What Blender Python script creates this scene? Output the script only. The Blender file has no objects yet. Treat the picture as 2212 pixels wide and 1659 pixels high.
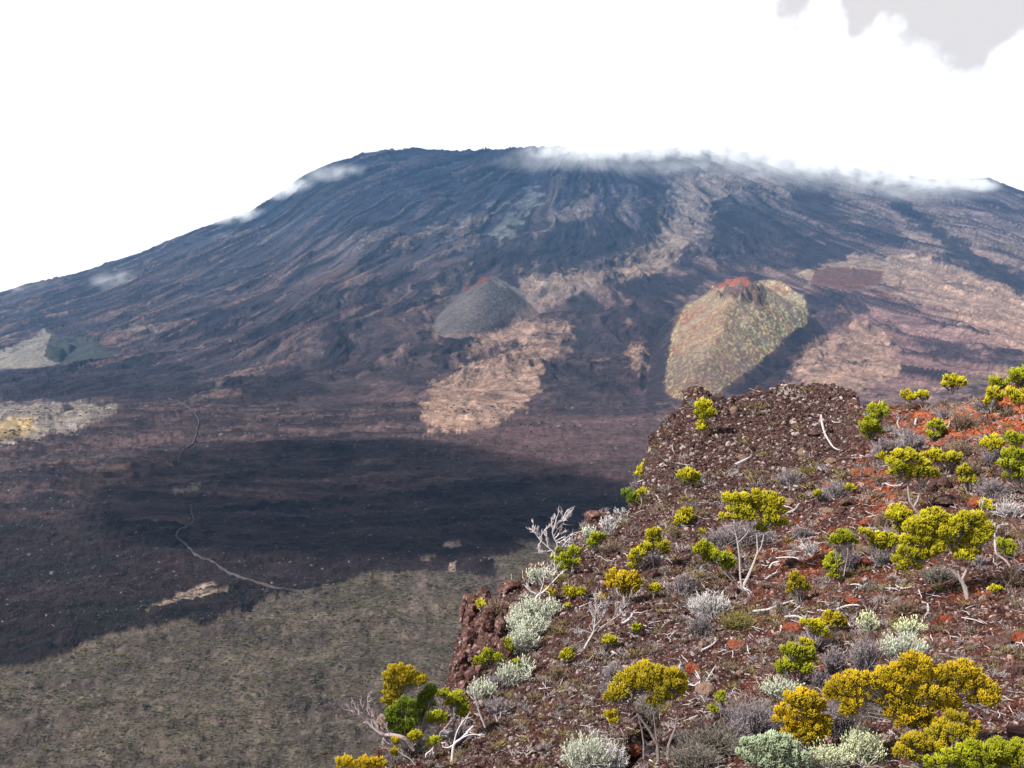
import bpy, math, random
import numpy as np
from mathutils import Vector

# ----------------------------------------------------------------- camera
# picture coordinates used for tracing: 2212 x 1659
W, H_, F = 2212.0, 1659.0, 2372.0
CX, CY = W / 2, H_ / 2
PITCH = math.atan((CY - 640.0) / F)
cp, sp = math.cos(PITCH), math.sin(PITCH)
scene = bpy.context.scene
cam_d = bpy.data.cameras.new("camera")
cam = bpy.data.objects.new("camera", cam_d)
scene.collection.objects.link(cam)
cam_d.sensor_width = 36.0
cam_d.lens = 36.0 * F / W
cam_d.clip_start = 0.1
cam_d.clip_end = 30000
cam.location = (0, 0, 0)
cam.rotation_euler = (math.pi / 2 - PITCH, 0, 0)
scene.camera = cam

# ----------------------------------------------------------------- light
SUN_EL = math.radians(42)
SUN_AZ = math.radians(-118)          # from +Y, clockwise positive
SUN = Vector((math.sin(SUN_AZ) * math.cos(SUN_EL), math.cos(SUN_AZ) * math.cos(SUN_EL), math.sin(SUN_EL)))
sd = bpy.data.lights.new("sun", 'SUN')
sd.energy = 5.0
sd.angle = math.radians(0.5)
sd.color = (1.0, 0.95, 0.87)
so = bpy.data.objects.new("sun", sd)
scene.collection.objects.link(so)
so.rotation_euler = (-SUN).to_track_quat('-Z', 'Y').to_euler()

world = bpy.data.worlds.new("World")
scene.world = world
world.use_nodes = True
nt = world.node_tree
nt.nodes.clear()
def N(tree, typ, **kw):
    n = tree.nodes.new(typ)
    for k, v in kw.items():
        if k.startswith('i_'):
            n.inputs[k[2:].replace('_', ' ')].default_value = v
        else:
            setattr(n, k, v)
    return n
L = nt.links.new
out = N(nt, 'ShaderNodeOutputWorld')
sky = N(nt, 'ShaderNodeTexSky', sky_type='NISHITA', sun_disc=False, sun_elevation=SUN_EL, sun_rotation=SUN_AZ)
sky.altitude = 2300
bg_sky = N(nt, 'ShaderNodeBackground', i_Strength=0.07)
L(sky.outputs[0], bg_sky.inputs[0])
bg_cl = N(nt, 'ShaderNodeBackground', i_Strength=0.56)
geo = N(nt, 'ShaderNodeTexCoord')
sep = N(nt, 'ShaderNodeSeparateXYZ')
L(geo.outputs['Generated'], sep.inputs[0])
# cloud deck: noise on the direction, closed towards the horizon, breaking up overhead
nz = N(nt, 'ShaderNodeTexNoise', i_Scale=3.2, i_Detail=6.0, i_Roughness=0.55)
L(geo.outputs['Generated'], nz.inputs['Vector'])
elv = N(nt, 'ShaderNodeMapRange', i_From_Min=0.26, i_From_Max=0.75, i_To_Min=0.0, i_To_Max=1.0)
L(sep.outputs[2], elv.inputs['Value'])
gap = N(nt, 'ShaderNodeMapRange', i_From_Min=0.46, i_From_Max=0.56, i_To_Min=0.0, i_To_Max=1.0)
L(nz.outputs[0], gap.inputs['Value'])
gm = N(nt, 'ShaderNodeMath', operation='MULTIPLY')
L(gap.outputs[0], gm.inputs[0]); L(elv.outputs[0], gm.inputs[1])
# greyer cloud with a scalloped lower edge, breaking up into thin blue
def pdir(u, v):
    d = Vector(((u - CX) / F, 1.0, -(v - CY) / F))
    return Vector((d.x, d.y * cp + d.z * sp, -d.y * sp + d.z * cp)).normalized()
brk = pdir(2060, -190)
dotn = N(nt, 'ShaderNodeVectorMath', operation='DISTANCE')
L(geo.outputs['Generated'], dotn.inputs[0]); dotn.inputs[1].default_value = brk
nz2 = N(nt, 'ShaderNodeTexNoise', i_Scale=26.0, i_Detail=4.0, i_Roughness=0.5)
L(geo.outputs['Generated'], nz2.inputs['Vector'])
vor = N(nt, 'ShaderNodeTexVoronoi', i_Scale=16.0)
vor.feature = 'SMOOTH_F1'
L(geo.outputs['Generated'], vor.inputs['Vector'])
dot2 = N(nt, 'ShaderNodeVectorMath', operation='DISTANCE')
L(geo.outputs['Generated'], dot2.inputs[0]); dot2.inputs[1].default_value = pdir(1890, -225)
dmn = N(nt, 'ShaderNodeMath', operation='MINIMUM'); L(dotn.outputs['Value'], dmn.inputs[0]); L(dot2.outputs['Value'], dmn.inputs[1])
a1 = N(nt, 'ShaderNodeMath', operation='MULTIPLY_ADD')
L(vor.outputs['Distance'], a1.inputs[0]); a1.inputs[1].default_value = -0.075; L(dmn.outputs[0], a1.inputs[2])
a2 = N(nt, 'ShaderNodeMath', operation='MULTIPLY_ADD')
L(nz2.outputs[0], a2.inputs[0]); a2.inputs[1].default_value = 0.07; L(a1.outputs[0], a2.inputs[2])
em = N(nt, 'ShaderNodeMapRange', i_From_Min=0.103, i_From_Max=0.117, i_To_Min=1.0, i_To_Max=0.0)
em.interpolation_type = 'SMOOTHSTEP'
L(a2.outputs[0], em.inputs['Value'])
ccol = N(nt, 'ShaderNodeMix', data_type='RGBA')
ccol.inputs[6].default_value = (1.02, 1.02, 1.02, 1)
ccol.inputs[7].default_value = (0.69, 0.635, 0.60, 1)
L(em.outputs[0], ccol.inputs[0])
L(ccol.outputs[2], bg_cl.inputs[0])
thin = N(nt, 'ShaderNodeMapRange', i_From_Min=0.060, i_From_Max=0.035, i_To_Min=0.0, i_To_Max=0.55)
L(a2.outputs[0], thin.inputs['Value'])
mx = N(nt, 'ShaderNodeMath', operation='MAXIMUM')
gm2 = N(nt, 'ShaderNodeMath', operation='MULTIPLY'); gm2.inputs[1].default_value = 0.85
L(gm.outputs[0], gm2.inputs[0])
L(gm2.outputs[0], mx.inputs[0]); L(thin.outputs[0], mx.inputs[1])
ms = N(nt, 'ShaderNodeMixShader')
L(mx.outputs[0], ms.inputs[0]); L(bg_cl.outputs[0], ms.inputs[1]); L(bg_sky.outputs[0], ms.inputs[2])
L(ms.outputs[0], out.inputs[0])

vs = scene.view_settings
vs.view_transform = 'Standard'; vs.look = 'None'; vs.exposure = 1.1; vs.gamma = 1.0; vs.use_curve_mapping = False
scene.cycles.transparent_max_bounces = 24
scene.cycles.volume_bounces = 2
scene.cycles.max_bounces = 6

# ----------------------------------------------------------------- helpers
rs = np.random.RandomState(7)
_perm = rs.permutation(65536).astype(np.int64)
_g2 = np.stack([np.cos(rs.rand(65536) * 2 * np.pi), np.sin(rs.rand(65536) * 2 * np.pi)], -1)
_ang = rs.rand(65536) * 2 * np.pi
_g2 = np.stack([np.cos(_ang), np.sin(_ang)], -1).astype(np.float32)
def pn(x, y, seed=0):
    x = np.asarray(x, dtype=np.float64); y = np.asarray(y, dtype=np.float64)
    xi = np.floor(x).astype(np.int64); yi = np.floor(y).astype(np.int64)
    xf = (x - xi).astype(np.float32); yf = (y - yi).astype(np.float32)
    u = xf * xf * xf * (xf * (xf * 6 - 15) + 10); v = yf * yf * yf * (yf * (yf * 6 - 15) + 10)
    def g(ix, iy, dx, dy):
        h = _perm[(_perm[(ix + seed * 131) & 65535] + iy) & 65535]
        gg = _g2[h]
        return gg[..., 0] * dx + gg[..., 1] * dy
    n00 = g(xi, yi, xf, yf); n10 = g(xi + 1, yi, xf - 1, yf)
    n01 = g(xi, yi + 1, xf, yf - 1); n11 = g(xi + 1, yi + 1, xf - 1, yf - 1)
    return (n00 * (1 - u) + n10 * u) * (1 - v) + (n01 * (1 - u) + n11 * u) * v * 1.0
def fbm(x, y, octv=4, seed=0, gain=0.5):
    s = 0; a = 1.0; f = 1.0; t = 0
    for i in range(octv):
        s = s + a * pn(x * f + 17.3 * i, y * f - 9.1 * i, seed + i); t += a; a *= gain; f *= 2.03
    return s / t * 1.6
def ridged(x, y, octv=4, seed=0, gain=0.5):
    s = 0; a = 1.0; f = 1.0; t = 0
    for i in range(octv):
        s = s + a * (1 - np.minimum(1, np.abs(pn(x * f + 5.7 * i, y * f + 3.3 * i, seed + i)) * 2.6)); t += a; a *= gain; f *= 2.1
    return s / t
def sstep(a, b, x):
    t = np.clip((x - a) / (b - a), 0, 1)
    return t * t * (3 - 2 * t)
def lerp(a, b, t): return a + (b - a) * t

def px2ae(u, v):
    """picture point -> (x/y, z/y) of its line of sight"""
    X = (np.asarray(u, float) - CX) / F; Z = -(np.asarray(v, float) - CY) / F
    dy = cp + Z * sp; dz = -sp + Z * cp
    return X / dy, dz / dy
def world2px(x, y, z):
    yy = y * cp - z * sp; zz = y * sp + z * cp
    return CX + F * x / yy, CY - F * zz / yy

def smask(poly, u, v, soft=4.0, wob=0.0, wseed=3, wsc=28.0):
    """soft inside-mask of a traced outline, edge made uneven by noise"""
    P = np.array(poly, float)
    m = np.zeros(u.shape, np.float32)
    pad = soft * 2 + wob * 1.5 + 2
    sel = (u > P[:, 0].min() - pad) & (u < P[:, 0].max() + pad) & (v > P[:, 1].min() - pad) & (v < P[:, 1].max() + pad)
    if not sel.any(): return m
    uu = u[sel].astype(np.float64); vv = v[sel].astype(np.float64)
    if wob:
        uu = uu + wob * 2.2 * fbm(uu / wsc, vv / wsc * 1.8, 4, wseed, .6); vv = vv + wob * 1.3 * fbm(uu / wsc + 50, vv / wsc * 1.8, 4, wseed + 7, .6)
    ins = np.zeros(uu.shape, bool); d2 = np.full(uu.shape, 1e9)
    n = len(P)
    for i in range(n):
        x0, y0 = P[i]; x1, y1 = P[(i + 1) % n]
        if y0 != y1:
            c = ((y0 > vv) != (y1 > vv)) & (uu < (x1 - x0) * (vv - y0) / (y1 - y0) + x0)
            ins ^= c
        dx, dy = x1 - x0, y1 - y0
        t = np.clip(((uu - x0) * dx + (vv - y0) * dy) / max(dx * dx + dy * dy, 1e-9), 0, 1)
        d2 = np.minimum(d2, (uu - x0 - t * dx) ** 2 + (vv - y0 - t * dy) ** 2)
    d = np.sqrt(d2) * np.where(ins, 1, -1)
    m[sel] = sstep(-soft, soft, d)
    return m
def lmask(line, u, v, w, soft=1.5, wob=0.0):
    P = np.array(line, float); m = np.zeros(u.shape, np.float32)
    pad = w + soft + wob * 2 + 2
    sel = (u > P[:, 0].min() - pad) & (u < P[:, 0].max() + pad) & (v > P[:, 1].min() - pad) & (v < P[:, 1].max() + pad)
    if not sel.any(): return m
    uu = u[sel].astype(float); vv = v[sel].astype(float)
    if wob:
        uu = uu + wob * 2 * fbm(uu / 15, vv / 12, 3, 5); vv = vv + wob * 2 * fbm(uu / 15 + 9, vv / 12, 3, 8)
    d2 = np.full(uu.shape, 1e9)
    for i in range(len(P) - 1):
        x0, y0 = P[i]; x1, y1 = P[i + 1]; dx, dy = x1 - x0, y1 - y0
        t = np.clip(((uu - x0) * dx + (vv - y0) * dy) / max(dx * dx + dy * dy, 1e-9), 0, 1)
        d2 = np.minimum(d2, (uu - x0 - t * dx) ** 2 + (vv - y0 - t * dy) ** 2)
    m[sel] = 1 - sstep(w - soft, w + soft, np.sqrt(d2))
    return m

def mesh_np(name, V, Fc, mat=None, col=None, smooth=True, parent=None, link=True):
    """V (n,3), Fc (m,3|4) arrays -> one object"""
    V = np.asarray(V, np.float32); Fc = np.asarray(Fc, np.int32)
    me = bpy.data.meshes.new(name)
    k = Fc.shape[1]
    me.vertices.add(len(V)); me.vertices.foreach_set('co', V.ravel())
    me.loops.add(Fc.size); me.loops.foreach_set('vertex_index', Fc.ravel())
    me.polygons.add(len(Fc)); me.polygons.foreach_set('loop_start', np.arange(0, Fc.size, k, dtype=np.int32))
    me.polygons.foreach_set('loop_total', np.full(len(Fc), k, np.int32))
    me.polygons.foreach_set('use_smooth', np.full(len(Fc), smooth, bool))
    me.update(calc_edges=True)
    if col is not None:
        at = me.color_attributes.new('Col', 'FLOAT_COLOR', 'POINT')
        c4 = np.ones((len(V), 4), np.float32); c4[:, :3] = col
        at.data.foreach_set('color', c4.ravel())
    if mat: me.materials.append(mat)
    o = bpy.data.objects.new(name, me)
    if link: scene.collection.objects.link(o)
    if parent: o.parent = parent
    return o
def grid_faces(nr, nc):
    i = np.arange(nr - 1)[:, None] * nc + np.arange(nc - 1)[None, :]
    return np.stack([i, i + 1, i + nc + 1, i + nc], -1).reshape(-1, 4)

def mat_new(name, rough=0.9, spec=0.2):
    m = bpy.data.materials.new(name); m.use_nodes = True
    b = m.node_tree.nodes['Principled BSDF']
    b.inputs['Roughness'].default_value = rough
    b.inputs['Specular IOR Level'].default_value = spec
    return m, m.node_tree, b
def mat_attr(name, rough=0.9, spec=0.15, bumps=(), var=0.25, vscale=1.0, trans=0.0):
    """vertex colour x procedural variation, with layered noise bump.  bumps: (scale 1/m, distance m)"""
    m, t, b = mat_new(name, rough, spec)
    lk = t.links.new
    at = N(t, 'ShaderNodeAttribute', attribute_name='Col')
    tc = N(t, 'ShaderNodeNewGeometry')
    nz = N(t, 'ShaderNodeTexNoise', i_Scale=vscale, i_Detail=8.0, i_Roughness=0.7)
    lk(tc.outputs['Position'], nz.inputs['Vector'])
    mr = N(t, 'ShaderNodeMapRange', i_From_Min=0.3, i_From_Max=0.7, i_To_Min=1 - var, i_To_Max=1 + var)
    mr.clamp = False
    lk(nz.outputs[0], mr.inputs['Value'])
    mu = N(t, 'ShaderNodeVectorMath', operation='SCALE')
    lk(at.outputs['Color'], mu.inputs[0]); lk(mr.outputs[0], mu.inputs['Scale'])
    lk(mu.outputs[0], b.inputs['Base Color'])
    prev = None
    for sc, dist in bumps:
        n2 = N(t, 'ShaderNodeTexNoise', i_Scale=sc, i_Detail=6.0, i_Roughness=0.65)
        lk(tc.outputs['Position'], n2.inputs['Vector'])
        bp = N(t, 'ShaderNodeBump', i_Strength=1.0, i_Distance=dist)
        lk(n2.outputs[0], bp.inputs['Height'])
        if prev: lk(prev.outputs[0], bp.inputs['Normal'])
        prev = bp
    if prev: lk(prev.outputs[0], b.inputs['Normal'])
    return m

# ----------------------------------------------------------------- far terrain: caldera floor and volcano
SIL = [(-500, 860), (-200, 735), (0, 634), (60, 612), (130, 600), (225, 572), (300, 548), (420, 498), (540, 458), (620, 412), (660, 380), (740, 345), (830, 325), (930, 322),
       (1000, 328), (1100, 323), (1180, 318), (1300, 318), (1420, 322), (1500, 316), (1560, 318), (1700, 342), (1850, 366), (2000, 386), (2110, 388), (2135, 386), (2212, 412), (2500, 520), (2800, 640)]
SIL = np.array(SIL, float)
sa, se = px2ae(SIL[:, 0], SIL[:, 1])
Z0 = -130.0; Y0 = 1186.0; E0 = Z0 / Y0
A = np.linspace(-0.60, 0.60, 940)
rE = np.linspace(-130 / 225., -130 / Y0, 300); rows1 = -130 / rE
rows2 = Y0 + (4000 - Y0) * np.linspace(0, 1, 330)[1:] ** 0.98
rows3 = 4000 + np.array([6, 14, 26, 45, 80, 150, 280, 480, 760, 1100])
Y = np.concatenate([rows1, rows2, rows3])
AA, YY = np.meshgrid(A, Y)
_s0 = np.interp(A, sa, se); _k = np.exp(-.5 * (np.arange(-40, 41) / 16.) ** 2); _k /= _k.sum()
_s1 = np.convolve(np.pad(_s0, 40, 'edge'), _k, 'valid')
SE = np.ones_like(YY) * _s0[None]; SE = lerp(_s1[None], SE, sstep(3500, 3950, YY))
T = np.clip((YY - Y0) / (4000 - Y0), 0, 1)
EE = np.where(YY < Y0, Z0 / YY, E0 + (SE - E0) * T ** 1.0)
ZZ = EE * YY; ZB = ZZ.copy(); CM = np.zeros(YY.shape)
# soften the foot of the slope
back = YY > 4000
ZZ = np.where(back, SE * 4000 - (YY - 4000) * 0.42, ZZ)
XX = AA * YY
fade = 1 - sstep(3700, 3990, YY)
# radial run-out lines from the summit
sxm, sym = 330.0, 4350.0
th = np.arctan2(XX - sxm, sym - YY); rr = np.hypot(XX - sxm, sym - YY)
slope = sstep(1050, 1700, YY)
wv = fbm(XX / 420, YY / 420, 3, 40)
streak = fbm(th * 14 + wv * 1.1, rr / 900 + wv, 5, 11, .62)
streak2 = fbm(th * 46 + wv * 2.6, rr / 420, 4, 23, .6)
ZZ = ZZ + slope * (0.35 + 0.65 * fade) * (15 * streak + 6.0 * streak2) * np.clip(rr / 700, .25, 1)
ZZ = ZZ + (8 * fbm(XX / 260, YY / 260, 4, 60)) * sstep(225, 500, YY) * (0.4 + .6 * fade)
RT = (1 - slope) * 3.6 * (ridged(XX / 60 + wv, YY / 42, 4, 71) - .5)
ZZ = ZZ + RT + 3.2 * slope * (ridged(XX / 110 + streak, YY / 80, 5, 81, .6) - .5)
ZZ = ZZ + 0.9 * fbm(XX / 11, YY / 11, 4, 77, .6)
# keep the traced skyline: remove the relief's offset along the crest
def base_z(a, y):
    e = np.interp(a, sa, se); t = np.clip((y - Y0) / (4000 - Y0), 0, 1)
    return np.where(y < Y0, Z0, (E0 + (e - E0) * t) * y)

def cone(top, ytop, front, yfront, wtop, wfront, yback, crater=0.0, flat=.45, seed=0, breach=None, rnd=False, smooth=.8):
    """cinder cone; top / front are picture points of the crest centre and the toe, widths in picture px"""
    global ZZ, CM
    at, et = px2ae(*top); af, _ = px2ae(*front)
    Hh = et * ytop - base_z(at, ytop)
    s = np.where(YY < ytop, (YY - yfront) / (ytop - yfront), (yback - YY) / (yback - ytop))
    sc = np.clip(s, 0, 1)
    ac = np.where(YY < ytop, af + (at - af) * sc, at)
    w = np.where(YY < ytop, wfront + (wtop - wfront) * sc ** .7, wtop * (.55 + .45 * sc)) / F
    ang = (AA - ac) / w
    lat = np.clip((1 - np.abs(ang + .12 * fbm(YY / 60, AA * 30, 3, seed))) / flat, 0, 1)
    h = Hh * np.sqrt(np.clip(sc, 0, 1) ** 1.8 + 1e-9) * (lat ** .85)
    if rnd:
        rho = np.hypot(ang, 1 - s)
        h = Hh * np.minimum(np.clip(1.0 - rho, 0, 1) * 1.06, .93 + .07 * np.clip(1 - rho, 0, 1))
        cmk = sstep(1.1, .95, rho)
    else:
        cmk = sstep(-.05, .05, s) * sstep(1.15, 1.0, np.abs(ang))
    h = np.where((s > 0) & (np.abs(ang) < 1), h, 0)
    ZZ = lerp(ZZ, ZB + .6 * fbm(XX / 14, YY / 14, 3, seed + 1), cmk * smooth); CM = np.maximum(CM, cmk * smooth)
    if crater:
        dcx = (AA - at) * ytop; dcy = (YY - ytop - crater * .35)
        rad = np.hypot(dcx / 1.0, dcy / .8) / crater
        if breach is not None:
            rad = rad - .55 * np.clip((np.cos(np.arctan2(dcy, dcx) - breach)), 0, 1) ** 3
        h = h - np.clip(1 - rad, 0, 1) * Hh * .8 * (h > 0)
    ZZ = ZZ + h
    return h
hc1 = cone((1612, 606), 2080, (1478, 868), 1290, 185, 75, 2500, crater=0, flat=.95, seed=5)
hc2 = cone((1058, 600), 2260, (985, 728), 2000, 108, 80, 2600, crater=34, rnd=True, seed=6)
hc3 = cone((92, 732), 2420, (40, 792), 2180, 100, 110, 2700, crater=60, rnd=True, seed=7, breach=-.6)
hc3b = cone((205, 748), 2380, (190, 790), 2230, 60, 60, 2560, crater=0, flat=.95, seed=8)
hc4 = cone((1800, 578), 2900, (1815, 626), 2700, 75, 70, 3200, crater=70, flat=.9, seed=9)
hc4b = cone((1885, 588), 2900, (1885, 624), 2700, 45, 45, 3100, crater=0, flat=.95, seed=19)
hc5 = cone((718, 578), 2950, (710, 622), 2700, 55, 50, 3200, crater=0, flat=.9, seed=10)
hc6 = cone((1145, 402), 3700, (1120, 520), 3100, 40, 80, 3900, crater=0, flat=.9, seed=12)
UU, VV = world2px(XX, YY, ZZ)

# --- lava flows, plus cloud shade painted as dark patches: outlines traced on the slope
FLOW = [(-700, 1520), (-300, 1470), (0, 1437), (60, 1437), (110, 1425), (190, 1390), (240, 1370), (330, 1356), (400, 1338), (440, 1362), (465, 1350), (490, 1328), (530, 1318), (560, 1302), (640, 1283), (700, 1270),
        (760, 1262), (850, 1245), (920, 1240), (985, 1238), (1040, 1248), (1068, 1245), (1070, 1225), (1060, 1205), (1110, 1192), (1135, 1180), (1100, 1168), (1160, 1168), (1300, 1200), (2600, 1270),
        (2600, 300), (-700, 300)]
m_flow = smask(FLOW, UU, VV, 2.0, 5, 31, 22)
HOLES = [[(300, 1325), (350, 1308), (380, 1290), (450, 1268), (470, 1278), (440, 1290), (495, 1285), (490, 1292), (440, 1298), (400, 1305), (350, 1312), (320, 1325)],
         [(903, 1212), (920, 1198), (938, 1196), (944, 1203), (925, 1212)],
         [(955, 1183), (962, 1172), (992, 1170), (998, 1182), (975, 1186)],
         [(963, 1242), (975, 1220), (984, 1224), (985, 1240)]]
m_hole = np.zeros_like(m_flow)
for hp in HOLES: m_hole = np.maximum(m_hole, smask(hp, UU, VV, 1.5, 2.5, 12, 14))
m_flow = m_flow * (1 - m_hole)
TAN = [[(920, 935), (915, 870), (930, 830), (1000, 798), (1085, 768), (1175, 735), (1240, 722), (1225, 760), (1190, 785), (1160, 820), (1165, 850), (1130, 885), (1060, 922), (980, 942)],
       [(1010, 780), (1030, 740), (1100, 705), (1180, 690), (1250, 700), (1245, 712), (1180, 728), (1090, 755), (1040, 772)],
       [(1362, 765), (1385, 738), (1405, 790), (1382, 825), (1360, 800)],
       [(1700, 830), (1725, 760), (1765, 735), (1840, 712), (1870, 680), (1885, 715), (1925, 730), (1945, 790), (1920, 830), (1850, 850), (1760, 850)],
       [(1850, 860), (1960, 845), (2060, 820), (2240, 770), (2240, 900), (1900, 900)],
       [(1720, 590), (1780, 575), (1840, 545), (1960, 548), (2240, 640), (2240, 770), (2140, 735), (2000, 660), (1960, 655), (1900, 610), (1740, 612)],
       [(1180, 610), (1240, 580), (1290, 590), (1400, 560), (1480, 555), (1450, 585), (1380, 600), (1300, 612), (1200, 630)],
       [(1440, 400), (1520, 370), (1640, 380), (1765, 415), (1700, 430), (1610, 410), (1545, 440), (1548, 500), (1480, 545), (1380, 585), (1290, 590), (1400, 535), (1425, 500), (1440, 450)],
       [(950, 510), (1010, 465), (1080, 435), (1100, 445), (1050, 475), (1010, 515)],
       [(850, 530), (900, 500), (960, 480), (985, 490), (930, 515), (860, 545)],
       [(735, 545), (800, 515), (860, 502), (850, 520), (780, 545)],
       [(1100, 560), (1060, 545), (1100, 515), (1160, 490), (1230, 440), (1290, 425), (1300, 450), (1240, 480), (1170, 520), (1160, 555)],
       [(1322, 480), (1320, 440), (1350, 400), (1400, 398), (1395, 440), (1360, 475)],
       [(1280, 430), (1290, 400), (1320, 385), (1325, 405), (1305, 430)],
       [(1770, 430), (1850, 420), (2000, 450), (2240, 560), (2240, 640), (2060, 560), (1960, 540), (1900, 500), (1800, 470)],
       [(1870, 400), (1960, 400), (2240, 520), (2240, 560), (2100, 500), (1960, 450)],
       [(800, 470), (900, 420), (1010, 385), (1060, 380), (960, 430), (850, 480)],
       [(875, 660), (940, 620), (1000, 600), (990, 615), (930, 650), (890, 690)]]
TANW = [1.0, .9, 1.0, .8, .45, .8, .75, .7, .65, .6, .55, .6, .5, .4, .55, .5, .28, .5]
GREY = [[(-100, 890), (0, 870), (120, 868), (265, 880), (225, 905), (180, 930), (90, 945), (0, 962), (-100, 975)],
        [(255, 718), (300, 705), (345, 705), (350, 718), (300, 722), (258, 728)],
        [(415, 860), (440, 840), (500, 822), (505, 832), (460, 855), (425, 878)],
        [(430, 1205), (450, 1185), (520, 1185), (560, 1180), (610, 1200), (590, 1212), (500, 1215)],
        [(0, 830), (60, 835), (90, 842), (60, 855), (0, 855)],
        [(375, 1070), (400, 1055), (452, 1038), (440, 1050), (395, 1075)],
        [(60, 1278), (130, 1262), (225, 1250), (220, 1258), (140, 1270), (70, 1284)],
        [(640, 760), (700, 742), (760, 730), (800, 735), (760, 745), (700, 755), (650, 770)],
        [(0, 690), (60, 665), (150, 640), (260, 620), (250, 630), (130, 660), (40, 690)],
        [(240, 600), (380, 545), (500, 500), (510, 508), (400, 550), (260, 610)],
        [(1060, 520), (1070, 480), (1120, 440), (1150, 402), (1178, 420), (1160, 450), (1120, 490), (1090, 520)],
        [(1545, 440), (1600, 415), (1680, 425), (1700, 450), (1740, 480), (1760, 520), (1700, 500), (1640, 490), (1580, 470)]]
GREYW = [1.0, .9, .55, .45, .35, .8, .5, .5, .35, .45, .75, .35]
DARK = [[(1690, 352), (1760, 380), (1850, 440), (1940, 500), (1990, 545), (1900, 540), (1800, 500), (1730, 450), (1700, 420)],
        [(1880, 395), (1960, 440), (2060, 510), (2130, 560), (2240, 600), (2240, 660), (2140, 610), (2040, 545), (1960, 480), (1900, 430)],
        [(1540, 450), (1600, 440), (1700, 480), (1830, 540), (1840, 560), (1700, 585), (1600, 580), (1530, 560), (1545, 500)],
        [(1180, 480), (1290, 470), (1340, 490), (1420, 495), (1400, 530), (1290, 560), (1180, 590), (1040, 580), (1060, 540)],
        [(1350, 360), (1400, 360), (1440, 400), (1420, 500), (1400, 490), (1395, 430)],
        [(1330, 610), (1440, 590), (1540, 600), (1480, 650), (1400, 655), (1340, 640)],
        [(-50, 800), (250, 790), (420, 800), (430, 860), (250, 880), (120, 865), (0, 872), (-50, 880)],
        [(100, 905), (130, 885), (165, 872), (160, 885), (125, 903)],
        [(-20, 960), (30, 935), (75, 925), (80, 932), (30, 945), (0, 960)],
        [(1440, 870), (1435, 820), (1445, 700), (1480, 655), (1430, 640), (1380, 700), (1400, 790), (1380, 860), (1420, 900)],
        [(1560, 850), (1650, 785), (1700, 735), (1745, 695), (1750, 640), (1800, 640), (1880, 665), (1840, 700), (1760, 730), (1715, 770), (1690, 840), (1620, 860)],
        [(1180, 800), (1260, 710), (1300, 650), (1420, 640), (1420, 700), (1380, 730), (1345, 780), (1370, 840), (1440, 900), (1330, 900), (1200, 900)],
        [(560, 900), (900, 950), (1010, 985), (1200, 1040), (1400, 1100), (1400, 1200), (500, 1250), (400, 1100)]]  # dark floor tone with the cloud's shade painted in
DARKW = [.7, .9, .85, .8, .8, .9, .85, 1, 1, .85, .8, .65, .45]
BROWN = [[(1745, 615), (1760, 585), (1800, 575), (1905, 585), (1912, 605), (1880, 622), (1830, 628)],
         [(655, 600), (690, 580), (740, 575), (772, 590), (740, 612), (680, 620)],
         [(1890, 640), (1900, 630), (1935, 640), (1920, 650)]]
# colours are albedos
C = np.empty(UU.shape + (3,), np.float32)
lava = np.array([.034, .029, .036]); lava2 = np.array([.125, .098, .096]); lav3 = np.array([.030, .028, .040])
v1 = sstep(-.45, .45, fbm(XX / 160 + wv, YY / 110, 6, 91, .7)); v2 = sstep(-.35, .4, .55 * streak + .55 * fbm(th * 34 + wv * 2, rr / 300 + wv, 5, 92, .68))
mixv = np.clip(lerp(v1, v2 * .7 + v1 * .3, slope), 0, 1)[..., None]
C[:] = lava * (1 - mixv) + lava2 * mixv
leftish = (sstep(900, 300, UU) * slope)[..., None]
C = lerp(C, np.array([.055, .052, .062]) * (.45 + 1.1 * mixv), leftish * .8)
rightish = (sstep(1300, 2000, UU) * slope)[..., None]
C = lerp(C, C * np.array([.72, .92, 1.25]), (slope * sstep(680, 380, VV))[..., None] * .8 * (1 - rightish))  # haze blue on the upper slopes, put into the albedo
C = lerp(C, np.array([.205, .148, .140]) * (.3 + 1.0 * mixv), rightish * .85)
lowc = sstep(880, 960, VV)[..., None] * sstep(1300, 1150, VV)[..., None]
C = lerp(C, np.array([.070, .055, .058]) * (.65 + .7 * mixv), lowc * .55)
# overlapping lava tongues of different age, each with its own tone and a low raised margin
LAYERS = [(.050, .044, .050), (.160, .125, .118), (.022, .019, .026), (.105, .082, .080), (.030, .026, .034), (.200, .165, .150), (.018, .016, .022)]
for li, lc in enumerate(LAYERS):
    q1 = fbm(th * (11 + 3.1 * li) + wv * 1.3, rr / (620 - 40 * li) + wv * .7 + 31 * li, 6, 300 + li * 9, .62)
    q2 = fbm((XX * .93 + YY * .36) / (150 - 9 * li) + wv + 7 * li, (YY * .93 - XX * .36) / (62 - 3 * li), 6, 340 + li * 9, .64)
    q = lerp(q2, q1, slope)
    cut = .16 + .05 * (li in (1, 5))
    mL = sstep(cut, cut + .07, q); mW = sstep(cut - .05, cut + .14, q)
    inn = (.75 + .5 * sstep(-.3, .3, fbm(XX / 18, YY / 14, 4, 380 + li, .65)))[..., None]
    lc = np.array(lc) * np.array([1.05, .99, .97])
    C = lerp(C, np.array(lc) * inn * lerp(1, 1.25, (rightish[..., 0] if rightish.ndim == 3 else rightish))[..., None], (mL * (.78 if lc[0] < .1 else .55 - .18 * (1 - slope) ))[..., None])
    ZZ = ZZ + mW * (1.3 + 3.4 * slope) * (1 - CM)
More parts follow.
